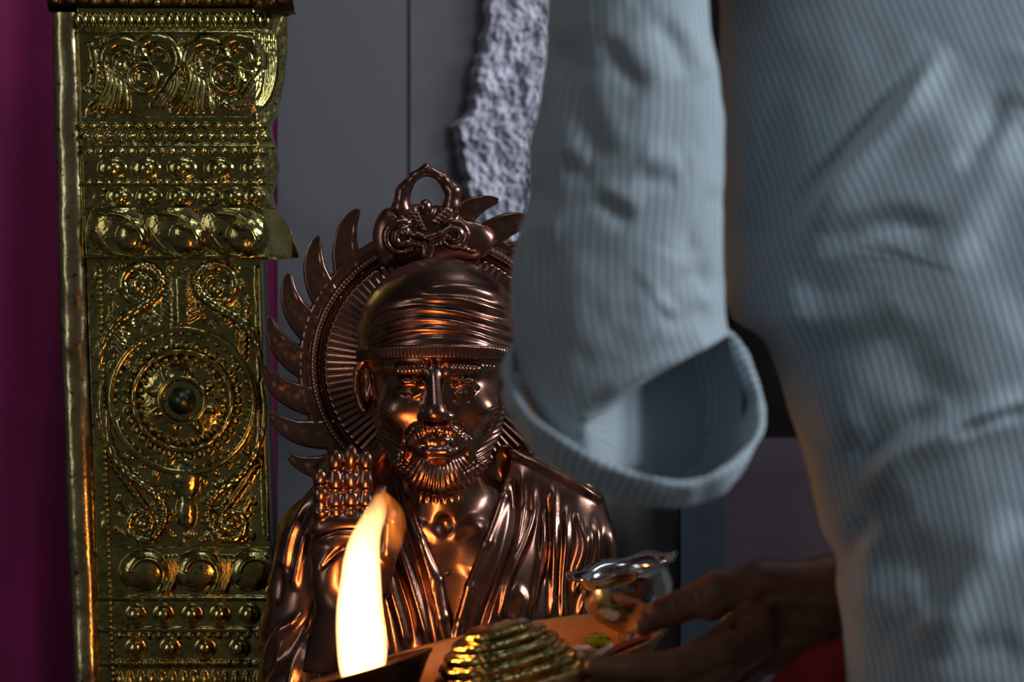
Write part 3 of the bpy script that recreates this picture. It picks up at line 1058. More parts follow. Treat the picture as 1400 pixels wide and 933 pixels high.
# jaw line beard
S.chain([(684, -2, 552, 7), (674, -18, 590, 9), (654, -43, 630, 11), (628, -68, 655, 12), (602, -78, 660, 12)], 12)
S.chain([(516, -2, 560, 7), (528, -18, 595, 9), (548, -43, 632, 11), (575, -68, 656, 12), (602, -78, 660, 12)], 12)
# neck and chest
S.add(capsule((603, 18, 630), (606, 34, 735), 58, 66), 12)
S.add(ell((612, 56, 850), (160, 88, 185)), 22)
S.add(ell((668, 50, 830), (112, 90, 170)), 26)
S.chain([(548, -6, 712, 8), (580, -20, 722, 9), (597, -24, 730, 6)], 10)
S.chain([(672, 8, 706, 7), (645, -17, 716, 9), (622, -26, 728, 6)], 10)
S.sub(ell((608, -40, 716), (11, 14, 13)), 10)
S.add(ell((645, 4, 800), (52, 30, 60)), 24)
S.add(ell((572, -10, 800), (55, 32, 60)), 24)
S.add(ell((612, -46, 781), (4, 4, 4)), 2)
# raised hand
S.add(ell((478, -72, 755), (50, 20, 80)), 8)
S.add(ell((458, -82, 790), (26, 18, 46)), 12)
S.add(ell((506, -84, 775), (26, 20, 50)), 12)
S.add(ell((478, -84, 718), (48, 14, 22)), 10)
S.chain([(520, -74, 800, 17), (532, -88, 750, 14), (534, -92, 712, 11)], 6)
for (xb, yb, xt, yt, r) in ((444, 706, 442, 638, 10.5), (463, 698, 463, 613, 11), (483, 694, 484, 606, 11), (503, 698, 504, 614, 11)):
    S.chain([(xb, -82, yb + 6, r), (xt, -92, yt + r, r - 1.5)], 2)
    for k in range(3):
        t0 = (k + 0.5) / 3
        cx = xb + (xt - xb) * t0; cy = yb + (yt - yb) * t0
        S.add(ell((cx, -87.5 - 10 * t0, cy), (r + 0.5 - k * 0.5, 8.5, (yb - yt) / 6 + 1.5)), 2)
S.add(capsule((474, -64, 825), (430, -20, 1000), 40, 46), 10)

hand_lines = [([(430, 692), (515, 690)], 3, -2.5), ([(432, 662), (452, 661)], 2.5, -2), ([(453, 640), (515, 640)], 2.5, -2), ([(453, 667), (515, 667)], 2.5, -2.0),
              ([(432, 735), (470, 722), (515, 724)], 3.5, -3.5), ([(440, 775), (470, 748), (505, 742)], 3.5, -3.5), ([(480, 830), (478, 790), (500, 755)], 3.5, -4)]
face_lines = [([(664, 710), (658, 750), (646, 790)], 20, 5), ([(577, 574), (561, 590), (552, 612), (551, 640)], 4, -3), ([(620, 574), (637, 590), (646, 610), (650, 636)], 4, -3),
              ([(585, 490), (588, 502)], 2.5, -3), ([(600, 489), (598, 503)], 2.5, -3), ([(556, 545), (572, 548), (580, 543)], 3, -1.5), ([(646, 545), (630, 548), (620, 543)], 3, -1.5),
              ([(601, 578), (601, 592)], 3, -2.5)]
brow = []
for k in range(13):
    x = 520 + k * 5.0
    brow.append(([(x, 511 - k * 0.4), (x + 4, 501 - k * 0.3)], 1.5, 1.7))
    x = 616 + k * 5.0
    brow.append(([(x + 3, 505 + k * 0.3), (x - 1, 495 + k * 0.4)], 1.5, 1.9))
def figure_disp(V, N):
    px, d, py = V[:, 0], V[:, 1], V[:, 2]
    front = smooth01((-N[:, 1] - 0.05) / 0.4)
    out = strokes(px, py, face_lines + brow) * front * ((px > 530) | (py < 600))
    hand = (d < -55) & (px < 540) & (py > 590)
    out += strokes(px, py, hand_lines) * front * hand
    # beard strands
    an = np.arctan2(px - 602, py - 588)
    rr = np.hypot(px - 602, py - 588)
    m = smooth01((rr - 42) / 8) * smooth01((py - 622) / 12) * smooth01((690 - py) / 10) * (np.abs(px - 602) < 66) * (d < -28)
    out += 1.1 * np.sin(an * 62 + 0.02 * rr) * m
    for s in (-1, 1):
        q = s * (px - 602)
        jl = np.interp(py, [548, 590, 630, 655], [88, 78, 57, 32])
        m2 = np.exp(-((q - jl) / 11.0) ** 2) * smooth01((py - 548) / 8) * smooth01((648 - py) / 12) * (d < 14)
        out += 1.1 * np.sin((py + 0.55 * q) * 2 * PI / 6.5) * m2
        m3 = np.exp(-(((q - 22) / 20.0) ** 2 + ((py - 590) / 8.0) ** 2)) * (d < -70)
        out += 0.7 * np.sin((q + 0.4 * py) * 2 * PI / 6.0) * m3
    return out
fig = clay('figure', S, F_S, M_COPPER, stat, 1, figure_disp)

# turban
nr, nc = 230, 420
th = np.linspace(0, 2 * PI, nc, endpoint=False)
q = np.linspace(0, 1, nr)
front = -np.cos(th)            # theta=0 faces away from the viewer
bot = 499 - 8 * np.clip(front, 0, 1) - 0 * th
pyv = 352.5 + (bot[None, :] - 352.5) * (q[:, None] ** 1.35)
rr = np.where(pyv < 462, 114 * np.sqrt(np.clip(1 - ((462 - pyv) / 110.0) ** 2, 0, 1)), 114 - 7 * ((pyv - 462) / 38.0) ** 2)
X = 601 + rr * np.sin(th)[None, :]
D = 18 + rr * np.cos(th)[None, :] * 1.0
NX = np.sin(th)[None, :] * np.clip(rr / 114, 0, 1) * np.ones_like(rr)
ND = np.cos(th)[None, :] * np.clip(rr / 114, 0, 1)
NP_ = -np.sqrt(np.clip(1 - (rr / 114) ** 2, 0, 1)) * (pyv < 462)
tur = [([(572, 406), (612, 402), (645, 405), (692, 421)], 5, -3.2), ([(575, 397), (612, 393), (650, 396), (690, 409)], 6, 3.0),
       ([(520, 428), (572, 416), (620, 419), (652, 426), (702, 441)], 5, -4.5), ([(560, 410), (610, 410), (650, 415), (700, 431)], 5, 3.5),
       ([(505, 449), (545, 434), (590, 431), (640, 438), (706, 458)], 4.5, -4.5), ([(515, 438), (560, 424), (620, 428), (704, 449)], 5, 3),
       ([(502, 467), (540, 450), (590, 445), (650, 453), (709, 473)], 4.5, -4.5), ([(505, 458), (560, 438), (620, 440), (707, 465)], 4.5, 3),
       ([(500, 481), (545, 463), (600, 457), (660, 464), (711, 486)], 4, -4), ([(502, 474), (560, 452), (620, 449), (709, 480)], 4, 3),
       ([(560, 372), (600, 366), (650, 372)], 14, 1.0), ([(530, 440), (520, 470), (505, 490)], 6, -2)]
H = strokes(X.ravel(), pyv.ravel(), tur).reshape(X.shape) * smooth01((front + 0.1) / 0.4)[None, :]
rim = smooth01((pyv - (bot[None, :] - 20)) / 3.0)
H += rim * 3.5 + rim * 1.0 * np.sin(th * 135)[None, :] * np.sin(np.clip((pyv - (bot[None, :] - 20)) / 20.0, 0, 1) * PI) * 1.2
last = smooth01((q - 0.985) / 0.015)[:, None]
H = H * (1 - last) - 14 * last
V = np.stack([X + NX * H, D + ND * H, pyv + NP_ * H], -1).reshape(-1, 3)
Wv = F_S.w(V); Fq = grid_faces(nr, nc, wrap=True)
mesh('turban', Wv, orient(Wv, Fq), M_COPPER, stat)

# robe
R = SDF((338, -112, 590), (872, 176, 998), 2.5)
R.chain([(526, 42, 612, 18), (482, 50, 684, 48), (438, 45, 735, 56)], 20)
R.chain([(690, 44, 622, 14), (722, 56, 668, 44), (772, 62, 700, 54), (782, 48, 752, 60)], 16)
R.add(ell((610, 60, 880), (205, 116, 260)), 20)
R.chain([(432, 42, 745, 54), (412, 30, 870, 56), (404, 20, 1010, 60)], 20)
R.chain([(782, 46, 752, 60), (797, 42, 1010, 62)], 20)
R.chain([(460, -46, 862, 36), (420, -20, 950, 50), (405, 0, 1010, 56)], 14)
def vcut(X, Y, Z):
    a = np.interp(Z.ravel(), VLy, VLx).reshape(Z.shape); b = np.interp(Z.ravel(), VRy, VRx).reshape(Z.shape)
    return np.maximum(np.maximum(a - X, X - b) * 0.85, Y - 44)
R.sub((vcut, np.array([500, -112, 560]), np.array([720, 44, 900])), 6)
def rob_d(x, y, off=0):
    return 60 - 116 * math.sqrt(max(0.02, 1 - ((x - 610) / 205) ** 2 - ((y - 880) / 260) ** 2)) - off
R.chain([(VLx[i], rob_d(VLx[i], VLy[i], -2), VLy[i], 6.5) for i in range(2, 8)], 5)
R.chain([(VRx[i], rob_d(VRx[i], VRy[i], -2), VRy[i], 7) for i in range(2, 8)], 5)
robe_folds = [
    ([(690, 615), (740, 640), (790, 665), (824, 688)], 5, 6, 0.05), ([(694, 608), (742, 632), (792, 657), (826, 679)], 4, -6, 0.05),
    ([(712, 640), (716, 700), (701, 760), (676, 830), (660, 880)], 6, 6), ([(700, 650), (703, 700), (690, 760), (664, 830), (648, 880)], 4, -5),
    ([(726, 655), (729, 700), (716, 740), (695, 790), (684, 850)], 6.5, 7), ([(720, 680), (714, 730), (690, 790), (672, 860)], 3.5, -4),
    ([(742, 690), (743, 740), (735, 790), (724, 850)], 5, 5), ([(757, 660), (759, 720), (757, 790), (753, 860)], 5.5, 6), ([(749, 680), (751, 740), (746, 800)], 3.5, -5),
    ([(775, 690), (774, 740), (768, 800), (770, 860)], 4.5, 5), ([(766, 700), (766, 760), (762, 840)], 3.5, -4),
    ([(788, 700), (796, 745), (783, 790)], 5, 6), ([(804, 720), (800, 760), (786, 815)], 5, 6), ([(812, 700), (816, 750), (803, 800), (790, 850)], 5, 6),
    ([(826, 700), (837, 750), (840, 820), (842, 900)], 5, 5), ([(822, 720), (828, 780), (824, 860)], 3.5, -5),
    ([(700, 800), (715, 820), (700, 850)], 8, 4),
    ([(545, 650), (562, 700), (582, 760), (600, 830), (607, 890)], 6, 6), ([(538, 660), (553, 710), (574, 775), (590, 840)], 3.5, -5),
    ([(530, 690), (545, 740), (562, 790), (580, 850), (590, 890)], 6, 6), ([(526, 720), (540, 770), (560, 830), (570, 880)], 4, -5),
    ([(522, 750), (535, 800), (550, 850), (558, 890)], 6, 6), ([(520, 800), (528, 850), (536, 900)], 6, 5),
    ([(437, 655), (410, 705), (392, 755), (384, 800)], 6, 5), ([(424, 690), (404, 735), (396, 790)], 5, -5), ([(420, 720), (408, 770), (402, 810)], 6, 5),
    ([(395, 710), (378, 770), (366, 830)], 6, 4), ([(388, 770), (380, 830)], 5, -4),
    ([(418, 836), (392, 862), (378, 905), (372, 960)], 6, 7), ([(430, 850), (404, 880), (392, 925), (386, 980)], 5, -5), ([(440, 846), (414, 880), (402, 925), (398, 980)], 6, 7),
    ([(446, 870), (424, 905), (414, 960)], 5, -5), ([(456, 870), (436, 910), (428, 970)], 6, 6), ([(395, 845), (372, 880), (362, 930)], 5, 5), ([(400, 852), (382, 885), (372, 930)], 4, -4),
]
for k in range(14):
    x = 700 + k * 9.5
    robe_folds.append(([(x - 22, 586 + k * 5.0), (x + 2, 616 + k * 5.0)], 3.0, 3.2))
def robe_disp(V, N):
    px, d, py = V[:, 0], V[:, 1], V[:, 2]
    return strokes(px, py, robe_folds) * smooth01((-N[:, 1] + 0.25) / 0.5)
clay('robe', R, F_S, M_COPPER, stat, 0, robe_disp)

# halo: ribbed disc, rolled ring, flame tongues, monster-mask crest
HC = (600.0, 500.0)
nr, nc = 120, 720
rad = np.linspace(20, 193, nr)
th = np.linspace(0, 2 * PI, nc, endpoint=False)
RA, TH = np.meshgrid(rad, th, indexing='ij')
dep = np.zeros_like(RA)
dep -= 1.0 * np.sin(TH * 96) * smooth01((RA - 60) / 20) * smooth01((158 - RA) / 5)
dep -= 7 * np.sqrt(np.clip(1 - ((RA - 170) / 7.5) ** 2, 0, 1))
dep += 4 * np.exp(-((RA - 160) / 3.0) ** 2)
dep -= 4 * np.sqrt(np.clip(1 - ((RA - 185) / 8) ** 2, 0, 1))
dep -= 0.35 * np.sin(TH * 200) * np.exp(-((RA - 170) / 5) ** 2)
A = np.stack([HC[0] + RA * np.sin(TH), dep, HC[1] - RA * np.cos(TH)], -1)
A = np.concatenate([np.stack([HC[0] + rad[0] * np.sin(TH[:1]), dep[:1] * 0 + 12, HC[1] - rad[0] * np.cos(TH[:1])], -1), A,
                    np.stack([HC[0] + 193 * np.sin(TH[:1]), dep[:1] * 0 + 12, HC[1] - 193 * np.cos(TH[:1])], -1),
                    np.stack([HC[0] + 20 * np.sin(TH[:1]), dep[:1] * 0 + 12, HC[1] - 20 * np.cos(TH[:1])], -1)], 0)
Wv = F_H.w(A.reshape(-1, 3)); Fq = grid_faces(nr + 3, nc, wrap=True)
hal = mesh('halo', Wv, orient(Wv, Fq), M_COPPER, stat)

# one flame tongue, built at the left (tip pointing up), then turned round the ring
P = resample([(436, 552), (412, 545), (388, 534), (370, 517), (359, 498)], 26)
hw = np.interp(np.linspace(0, 1, 26), [0, 0.3, 0.6, 0.85, 1], [21, 19.5, 14.5, 8, 2.2])
T = np.gradient(P, axis=0); T /= np.linalg.norm(T, axis=1)[:, None]
Nn = np.stack([-T[:, 1], T[:, 0]], -1)
prof = [(-1, 9), (-1, 0), (-0.9, -3.5), (-0.72, -4.2), (-0.58, -2.2), (-0.3, -4.5), (-0.1, -2.6), (0.12, -5), (0.35, -2.4), (0.58, -4.0), (0.72, -4.2), (0.9, -3.5), (1, 0), (1, 9)]
rowsv = []
for i in range(26):
    f = min(1, hw[i] / 14)
    vein = 0
    rowsv.append([(P[i, 0] + Nn[i, 0] * hw[i] * a, (b + (0.8 * math.sin(i * 1.1 + abs(a) * 5) if abs(a) < 0.65 else 0)) * (f if b < 0 else 1), P[i, 1] + Nn[i, 1] * hw[i] * a) for a, b in prof])
A = np.array(rowsv, float)
k = len(prof)
Wl = A.reshape(-1, 3).copy()
Wl[:, 0] -= HC[0]; Wl[:, 2] -= HC[1]
Wl = np.stack([Wl[:, 0] * F_H.s, Wl[:, 1] * F_H.s, -Wl[:, 2] * F_H.s], -1)
Fq = [tuple(int(v) for v in q) for q in grid_faces(26, k, wrap=True)] + [tuple(range(25 * k, 26 * k))[::-1]]
fme = bpy.data.meshes.new('flame_tongue')
bm = bmesh.new()
vs = [bm.verts.new(v) for v in Wl]
for f in Fq: bm.faces.new([vs[i] for i in f])
bmesh.ops.recalc_face_normals(bm, faces=bm.faces[:])
bm.to_mesh(fme); bm.free()
for p in fme.polygons: p.use_smooth = True
fme.materials.append(M_COPPER)
hc = F_H.p(HC[0], 0, HC[1])
for kk in range(23):
    a = kk * 15.65
    if 62 < (a % 360) < 76 + 12 and False: continue
    o = link('flame_tongue', fme, None, hal)
    o.location = hc - origin(hal)
    o.rotation_euler = (0, math.radians(a), 0)
    # the crest takes the place of the tongues at the top
    ang = (90 - a) % 360      # degrees from the top towards the left
    if ang < 22 or ang > 346:
        bpy.data.objects.remove(o, do_unlink=True)

C = SDF((496, -40, 216), (680, 24, 366), 1.2)
C.add(ell((578, 4, 322), (64, 15, 44)), 6)
C.add(ell((532, 4, 326), (22, 13, 42)), 10)
C.add(ell((640, 6, 330), (36, 11, 28)), 8)
C.chain([(560, 0, 304, 13), (548, -1, 284, 12), (551, -2, 262, 10), (566, -2, 244, 8.5), (582, -2, 233, 8)], 4)
C.chain([(606, 0, 300, 13), (618, -1, 282, 12), (620, -2, 262, 11), (606, -2, 246, 9), (584, -2, 233, 8)], 4)
C.add(capsule((583, -3, 238), (583, -3, 226), 6, 3), 3)
C.sub(ell((584, 0, 262), (19.5, 40, 20)), 3)
C.add(ell((582, -4, 284), (9, 8, 12)), 3)
for k in range(5):
    C.chain([(560 + k * 3.2, -12, 290 + k * 5, 3.0), (571 + k * 2.4, -15, 293 + k * 5.4, 3.0)], 1.5)
    C.chain([(592 + k * 4.4, -13, 303 - k * 4.2, 2.8), (599 + k * 4.2, -14, 306 - k * 4.0, 2.8)], 1.5)
def tor(cx, cy, r, t, d, a0, a1, n=14):
    pts = []
    for i in range(n + 1):
        a = a0 + (a1 - a0) * i / n
        pts.append((cx + r * math.cos(a), d, cy + r * math.sin(a), t * (1 - 0.35 * i / n)))
    return pts
C.chain(tor(549, 325, 21, 5, -12, -1.2, -5.6), 3)
C.chain(tor(553, 325, 11, 4.5, -15, -1.2, -5.9), 3)
C.chain(tor(622, 322, 17, 4.5, -11, -2.0, 2.6), 3)
C.chain(tor(622, 322, 8, 4, -13, -2.0, 2.9), 3)
C.chain([(548, -14, 318, 4), (570, -17, 322, 5), (586, -19, 326, 5.5), (602, -17, 320, 5), (616, -14, 312, 4)], 3)
C.chain([(556, -14, 328, 3), (586, -16, 336, 3.5), (612, -14, 324, 3)], 2)
for k in range(9):
    C.add(ell((562 + k * 5.8, -15, 333 + (6 - abs(k - 4) * 1.5)), (2.6, 4, 4)), 1)
C.add(rotell((585, -14, 345), (10, 6, 14), 0.1), 3)
C.add(ell((554, -17, 320), (6, 5, 5)), 2); C.add(ell((556, -16, 331), (5, 5, 4)), 2)
for k in range(3):
    C.add(ell((628 + k * 9, -10, 338 + k * 3), (6, 6, 4)), 2)
cr = clay('crest', C, Frame(3.572), M_COPPER, hal, 0, None)
tag(cr, 'horned monster mask crest at the top of the halo')
# ================================================================== THE PERSON
F_A = Frame(2.88)      # sleeve axis
F_B = Frame(3.02)      # torso axis
def proj(W):
    """where a world point falls in the photograph (used to draw folds at their place)"""
    W = np.asarray(W)
    return 700 + W[:, 0] / W[:, 1] * FPX, 466.5 - (W[:, 2] - CZ) / W[:, 1] * FPX

per = empty('person', (0.40, 3.02, 0.0), 'person in a pale blue striped shirt with rolled sleeve holding out a tray', 'person')

# ---- body: one continuous skin (head, trunk, arms, legs), hidden by the clothes for the most part
B = SDF((0.0, 2.78, -0.01), (0.78, 3.36, 1.83), 0.0105)
cxp = 0.405
B.add(ell((cxp + 0.015, 3.03, 1.20), (0.150, 0.085, 0.27)), 0.05)
B.add(ell((cxp + 0.055, 3.03, 0.93), (0.125, 0.09, 0.16)), 0.05)
B.add(capsule((cxp - 0.13, 3.02, 1.43), (cxp + 0.15, 3.03, 1.43), 0.055), 0.05)
B.add(capsule((cxp - 0.01, 3.03, 1.44), (cxp - 0.01, 3.05, 1.57), 0.055, 0.052), 0.03)
B.add(ell((cxp - 0.01, 3.07, 1.660), (0.072, 0.092, 0.112)), 0.03)
B.add(ell((cxp - 0.01, 3.10, 1.595), (0.052, 0.058, 0.055)), 0.03)
B.add(capsule((cxp - 0.01, 3.155, 1.680), (cxp - 0.01, 3.178, 1.640), 0.009, 0.013), 0.012)
B.add(capsule((cxp - 0.035, 3.15, 1.597), (cxp + 0.015, 3.15, 1.597), 0.007), 0.01)
for s in (-1, 1):
    B.add(ell((cxp - 0.01 + s * 0.074, 3.06, 1.655), (0.010, 0.022, 0.033)), 0.01)
    B.sub(ell((cxp - 0.01 + s * 0.031, 3.166, 1.678), (0.017, 0.014, 0.010)), 0.01)
    B.add(ell((cxp - 0.01 + s * 0.031, 3.148, 1.678), (0.013, 0.012, 0.010)), 0.004)
    B.chain([(cxp + 0.03 + s * 0.07, 3.03, 0.86, 0.07), (cxp + 0.03 + s * 0.10, 3.04, 0.48, 0.058), (cxp + 0.03 + s * 0.10, 3.02, 0.08, 0.042)], 0.04)
    B.chain([(cxp + 0.03 + s * 0.10, 2.99, 0.045, 0.042), (cxp + 0.03 + s * 0.11, 3.16, 0.03, 0.034), (cxp + 0.03 + s * 0.11, 3.22, 0.025, 0.024)], 0.03)
# left arm: upper arm down, forearm pointing away
B.chain([(cxp - 0.14, 3.01, 1.44, 0.05), (0.15, 2.93, 1.42, 0.05), (0.096, 2.893, 1.30, 0.044), (0.088, 2.905, 1.12, 0.036), (0.052, 2.915, 1.00, 0.028), (0.066, 2.985, 0.968, 0.032), (0.100, 3.12, 0.962, 0.029), (0.102, 3.17, 0.962, 0.030), (0.104, 3.235, 0.958, 0.020)], 0.03)
# right arm: reaches across in front of the trunk
F_K = Frame(3.115)
B.chain([(cxp + 0.19, 3.03, 1.42, 0.05), (cxp + 0.23, 3.10, 1.07, 0.044), (cxp + 0.11, 3.20, 0.93, 0.042), tuple(F_K.p(1225, 12, 802)) + (0.026,)], 0.03)
V1, Q1 = B.mesh()
Q1 = orient(V1, Q1)

# the hand that holds the tray, sculpted in photo px at its own depth (1 px = 0.63 mm)
H = SDF((760, -95, 725), (1290, 110, 990), 2.2)
H.chain([(1285, 12, 790, 58), (1195, 6, 796, 53), (1140, 0, 806, 51)], 14)                 # wrist
H.add(rotell((1085, 6, 848), (80, 34, 66), -0.25), 22)                                      # back of the hand
H.add(ell((1040, 16, 868), (56, 32, 58)), 20)
H.chain([(1115, -14, 800, 36), (1040, -18, 796, 31), (985, -22, 806, 29)], 14)               # thumb metacarpal
H.chain([(985, -22, 806, 27), (925, -18, 830, 21), (905, -16, 838, 20), (880, -12, 856, 13.5)], 7)
H.add(ell((972, -24, 822), (22, 22, 26)), 12)
# four fingers folding under the tray
H.chain([(1030, -34, 845, 27), (985, -48, 878, 24), (925, -52, 904, 20), (862, -46, 908, 17), (812, -38, 908, 13)], 6)
H.chain([(1036, -14, 872, 27), (990, -26, 908, 24), (925, -28, 935, 20), (855, -22, 940, 17), (806, -14, 938, 13)], 6)
H.chain([(1046, 12, 886, 26), (1002, 14, 926, 23), (940, 20, 952, 19), (880, 32, 952, 16), (846, 40, 946, 12)], 6)
H.chain([(1060, 36, 890, 24), (1024, 42, 926, 20), (972, 48, 948, 17), (922, 56, 948, 14), (896, 62, 944, 11)], 6)
# web and knuckle folds
H.sub(capsule((1046, -52, 812), (1004, -56, 852), 7), 12)
H.sub(capsule((918, -46, 815), (934, -44, 838), 3), 5)
V2, Q2 = H.mesh()
def hand_disp(V, N):
    return strokes(V[:, 0], V[:, 2], [([(1120, 815), (1060, 812), (1020, 838)], 7, -3.0), ([(1150, 790), (1090, 790), (1020, 780)], 8, 2.2), ([(1140, 850), (1080, 850), (1030, 850)], 8, 2.4),
                                      ([(1140, 870), (1085, 880), (1050, 890)], 7, 2.0), ([(955, 800), (962, 822)], 3, -1.5), ([(944, 806), (952, 826)], 3, -1.5), ([(912, 822), (920, 842)], 3, -1.2)])
Q2 = orient(V2, Q2)
V2 = V2 + vnormals(V2, Q2) * hand_disp(V2, None)[:, None]
W2 = F_K.w(V2)
Q2 = orient(W2, Q2)
body = mesh('body', np.vstack([V1, W2]), np.vstack([Q1, Q2 + len(V1)]), M_SKIN, per)
# thumb nail
o = lathe('thumb_nail', [(0.0002, 0.0022), (0.0045, 0.0018), (0.0062, 0.0006), (0.0064, -0.0006)], M_NAIL, body, 20,
          Matrix.Translation(F_K.p(886, -20, 842)) @ Matrix.Rotation(math.radians(32), 4, 'Y') @ Matrix.Diagonal((1.25, 0.8, 1, 1)) @ Matrix.Rotation(math.radians(28), 4, 'X'))
# hair
HR = SDF((cxp - 0.11, 2.95, 1.565), (cxp + 0.09, 3.19, 1.795), 0.006)
HR.add(ell((cxp - 0.01, 3.055, 1.680), (0.081, 0.097, 0.108)), 0.02)
HR.sub(ell((cxp - 0.01, 3.20, 1.640), (0.075, 0.085, 0.075)), 0.01)
HR.sub(capsule((cxp - 0.2, 3.08, 1.565), (cxp + 0.2, 3.08, 1.565), 0.06), 0.01)
Vh, Qh = HR.mesh()
mesh('hair', Vh, orient(Vh, Qh), M_HAIR, per)
# trousers
T = SDF((0.10, 2.82, 0.03), (0.78, 3.25, 1.02), 0.011)
T.add(ell((cxp + 0.055, 3.03, 0.90), (0.140, 0.098, 0.14)), 0.03)
for s in (-1, 1):
    T.chain([(cxp + 0.05 + s * 0.065, 3.03, 0.84, 0.075), (cxp + 0.03 + s * 0.10, 3.035, 0.48, 0.082), (cxp + 0.03 + s * 0.10, 3.02, 0.09, 0.072)], 0.04)
Vt, Qt = T.mesh()
mesh('trousers', Vt, orient(Vt, Qt), M_TROUSER, per)

# ---- shirt trunk: rows of a closed outline, folds raised along the normal
Ey = [-120, -40, 100, 250, 340, 400, 440, 447, 452, 470, 520, 560, 610, 660, 720, 745, 760, 800, 850, 933, 1010, 1120]
Ex = [990, 984, 984, 986, 988, 992, 1000, 1012, 1036, 1050, 1066, 1078, 1096, 1108, 1124, 1136, 1150, 1148, 1154, 1158, 1160, 1160]
nr, nc = 400, 620
py = np.linspace(-130, 1060, nr)
Lx = np.interp(py, Ey, Ex)
kx = np.ones(9) / 9
Lx = np.convolve(np.pad(Lx, 4, mode='edge'), kx, 'valid')
cxx = np.interp(py, [-130, 466, 1060], [1372, 1400, 1440])
hw_ = cxx - Lx
t = np.linspace(0, 1, nc, endpoint=False)
# spend most columns on the back, which faces the camera
ang = PI * 1.0 + 2 * PI * t
tt = np.where(t < 0.72, PI + PI * t / 0.72, 2 * PI + PI * (t - 0.72) / 0.28)
ca, sa = np.cos(tt), np.sin(tt)
pw = 0.80
CX = np.sign(ca) * np.abs(ca) ** 1.0
SD = np.sign(sa) * np.abs(sa) ** pw
bdep = np.interp(py, [-130, 300, 700, 1060], [175, 185, 180, 185])
X = cxx[:, None] + hw_[:, None] * CX[None, :]
D = bdep[:, None] * SD[None, :]
Y = np.repeat(py[:, None], nc, 1)
W0 = F_B.w(np.stack([X, D, Y], -1).reshape(-1, 3))
ppx, ppy = proj(W0)
tors = [
    ([(1330, 90), (1240, 215), (1160, 310), (1150, 400)], 75, 24), ([(1060, 40), (1040, 200), (1030, 330)], 60, -10),
    # long diagonal fold from the armpit side
    ([(1300, 60), (1205, 185), (1135, 268), (1098, 318)], 20, 21), ([(1278, 62), (1186, 176), (1106, 262), (1066, 318)], 12, -20), ([(1330, 60), (1240, 190), (1170, 280)], 26, -6),
    ([(1400, 175), (1345, 262), (1318, 320), (1300, 372)], 30, 13), ([(1372, 128), (1348, 188), (1306, 232)], 13, -12), ([(1420, 60), (1390, 150)], 30, 8),
    # hooked hollow
    ([(1120, 346), (1175, 316), (1235, 304), (1290, 318)], 15, -14), 
    ([(1340, 325), (1262, 388), (1204, 436), (1188, 456)], 26, 20),
    # middle
    ([(1190, 470), (1240, 500), (1290, 545)], 40, -8), ([(1410, 430), (1340, 480), (1290, 540)], 45, 9), ([(1120, 480), (1140, 560), (1150, 620)], 34, 7), ([(1100, 380), (1080, 430), (1090, 500)], 22, 7),
    # waist fold
    ([(1420, 540), (1330, 578), (1250, 612), (1198, 655), (1186, 690)], 20, 28), ([(1296, 560), (1230, 590), (1160, 640)], 18, -14), ([(1420, 556), (1350, 578), (1296, 600)], 9, -14),
    ([(1190, 700), (1172, 730), (1150, 756)], 14, -12), ([(1230, 720), (1260, 780), (1280, 850)], 28, -9), ([(1390, 700), (1330, 790), (1290, 870), (1284, 905)], 26, 20),
    ([(1240, 780), (1262, 840), (1270, 880)], 14, 7), ([(1310, 870), (1350, 890), (1400, 880)], 20, -7), ([(1170, 840), (1200, 820), (1240, 850)], 22, 6), ([(1200, 730), (1180, 800), (1190, 900)], 18, 7),
    ([(1030, 60), (1022, 180), (1024, 300)], 26, 6), ([(1060, 120), (1052, 230), (1040, 320)], 20, -6),
]
tors = [(q[0], q[1] * 1.2, q[2] * 0.95, 0.35) for q in tors]
Hf = strokes(ppx, ppy, tors).reshape(X.shape) * smooth01((-sa + 0.25) / 0.5)[None, :]
Hf += 1.6 * lump(X.shape, 47) + 0.9 * lump(X.shape, 19)
nx = CX[None, :] / hw_[:, None]; nd = SD[None, :] / bdep[:, None]
nl = np.hypot(nx, nd) + 1e-9
X2 = X + Hf * nx / nl; D2 = D + Hf * nd / nl
# stripes: arc length across, leaning with height
arc = np.cumsum(np.hypot(np.diff(X, axis=1, prepend=X[:, :1]), np.diff(D, axis=1, prepend=D[:, :1])), axis=1)
mid = int(nc * 0.36)
arc = arc - arc[:, mid:mid + 1] + cxx[:, None]
leanf = np.interp(py, [-130, 0, 250, 500, 750, 1060], [0.42, 0.42, 0.36, 0.26, 0.20, 0.18])
sh = np.cumsum(leanf) * (py[1] - py[0])
Uc = (arc - sh[:, None] + 0.12 * Hf) * F_B.s
uv = np.stack([Uc, Y * F_B.s], -1).reshape(-1, 2)
W = F_B.w(np.stack([X2, D2, Y], -1).reshape(-1, 3))
Fq = grid_faces(nr, nc, wrap=True)
# close the shoulders
capv = F_B.w(np.array([[cxx[0], 0, -150.0]]))
mesh('shirt', W, Fq[:, ::-1], M_SHIRT, per, uv=uv)
SHO = SDF((0.0, 2.78, 1.33), (0.76, 3.2, 1.56), 0.008)
SHO.chain([(0.10, 2.885, 1.425, 0.078), (0.20, 2.98, 1.455, 0.075), (cxp - 0.06, 3.03, 1.465, 0.075), (cxp + 0.06, 3.03, 1.465, 0.075), (cxp + 0.19, 3.03, 1.43, 0.082)], 0.04)
SHO.add(ell((cxp + 0.01, 3.03, 1.44), (0.22, 0.105, 0.085)), 0.03)
Vs, Qs = SHO.mesh()
mesh('shirt_yoke', Vs, orient(Vs, Qs), M_SHIRT_IN, per)
cp = SDF((cxp - 0.1, 2.94, 1.48), (cxp + 0.08, 3.14, 1.57), 0.005)
cp.add(capsule((cxp - 0.01, 3.03, 1.49), (cxp - 0.01, 3.045, 1.54), 0.068, 0.064), 0.01)
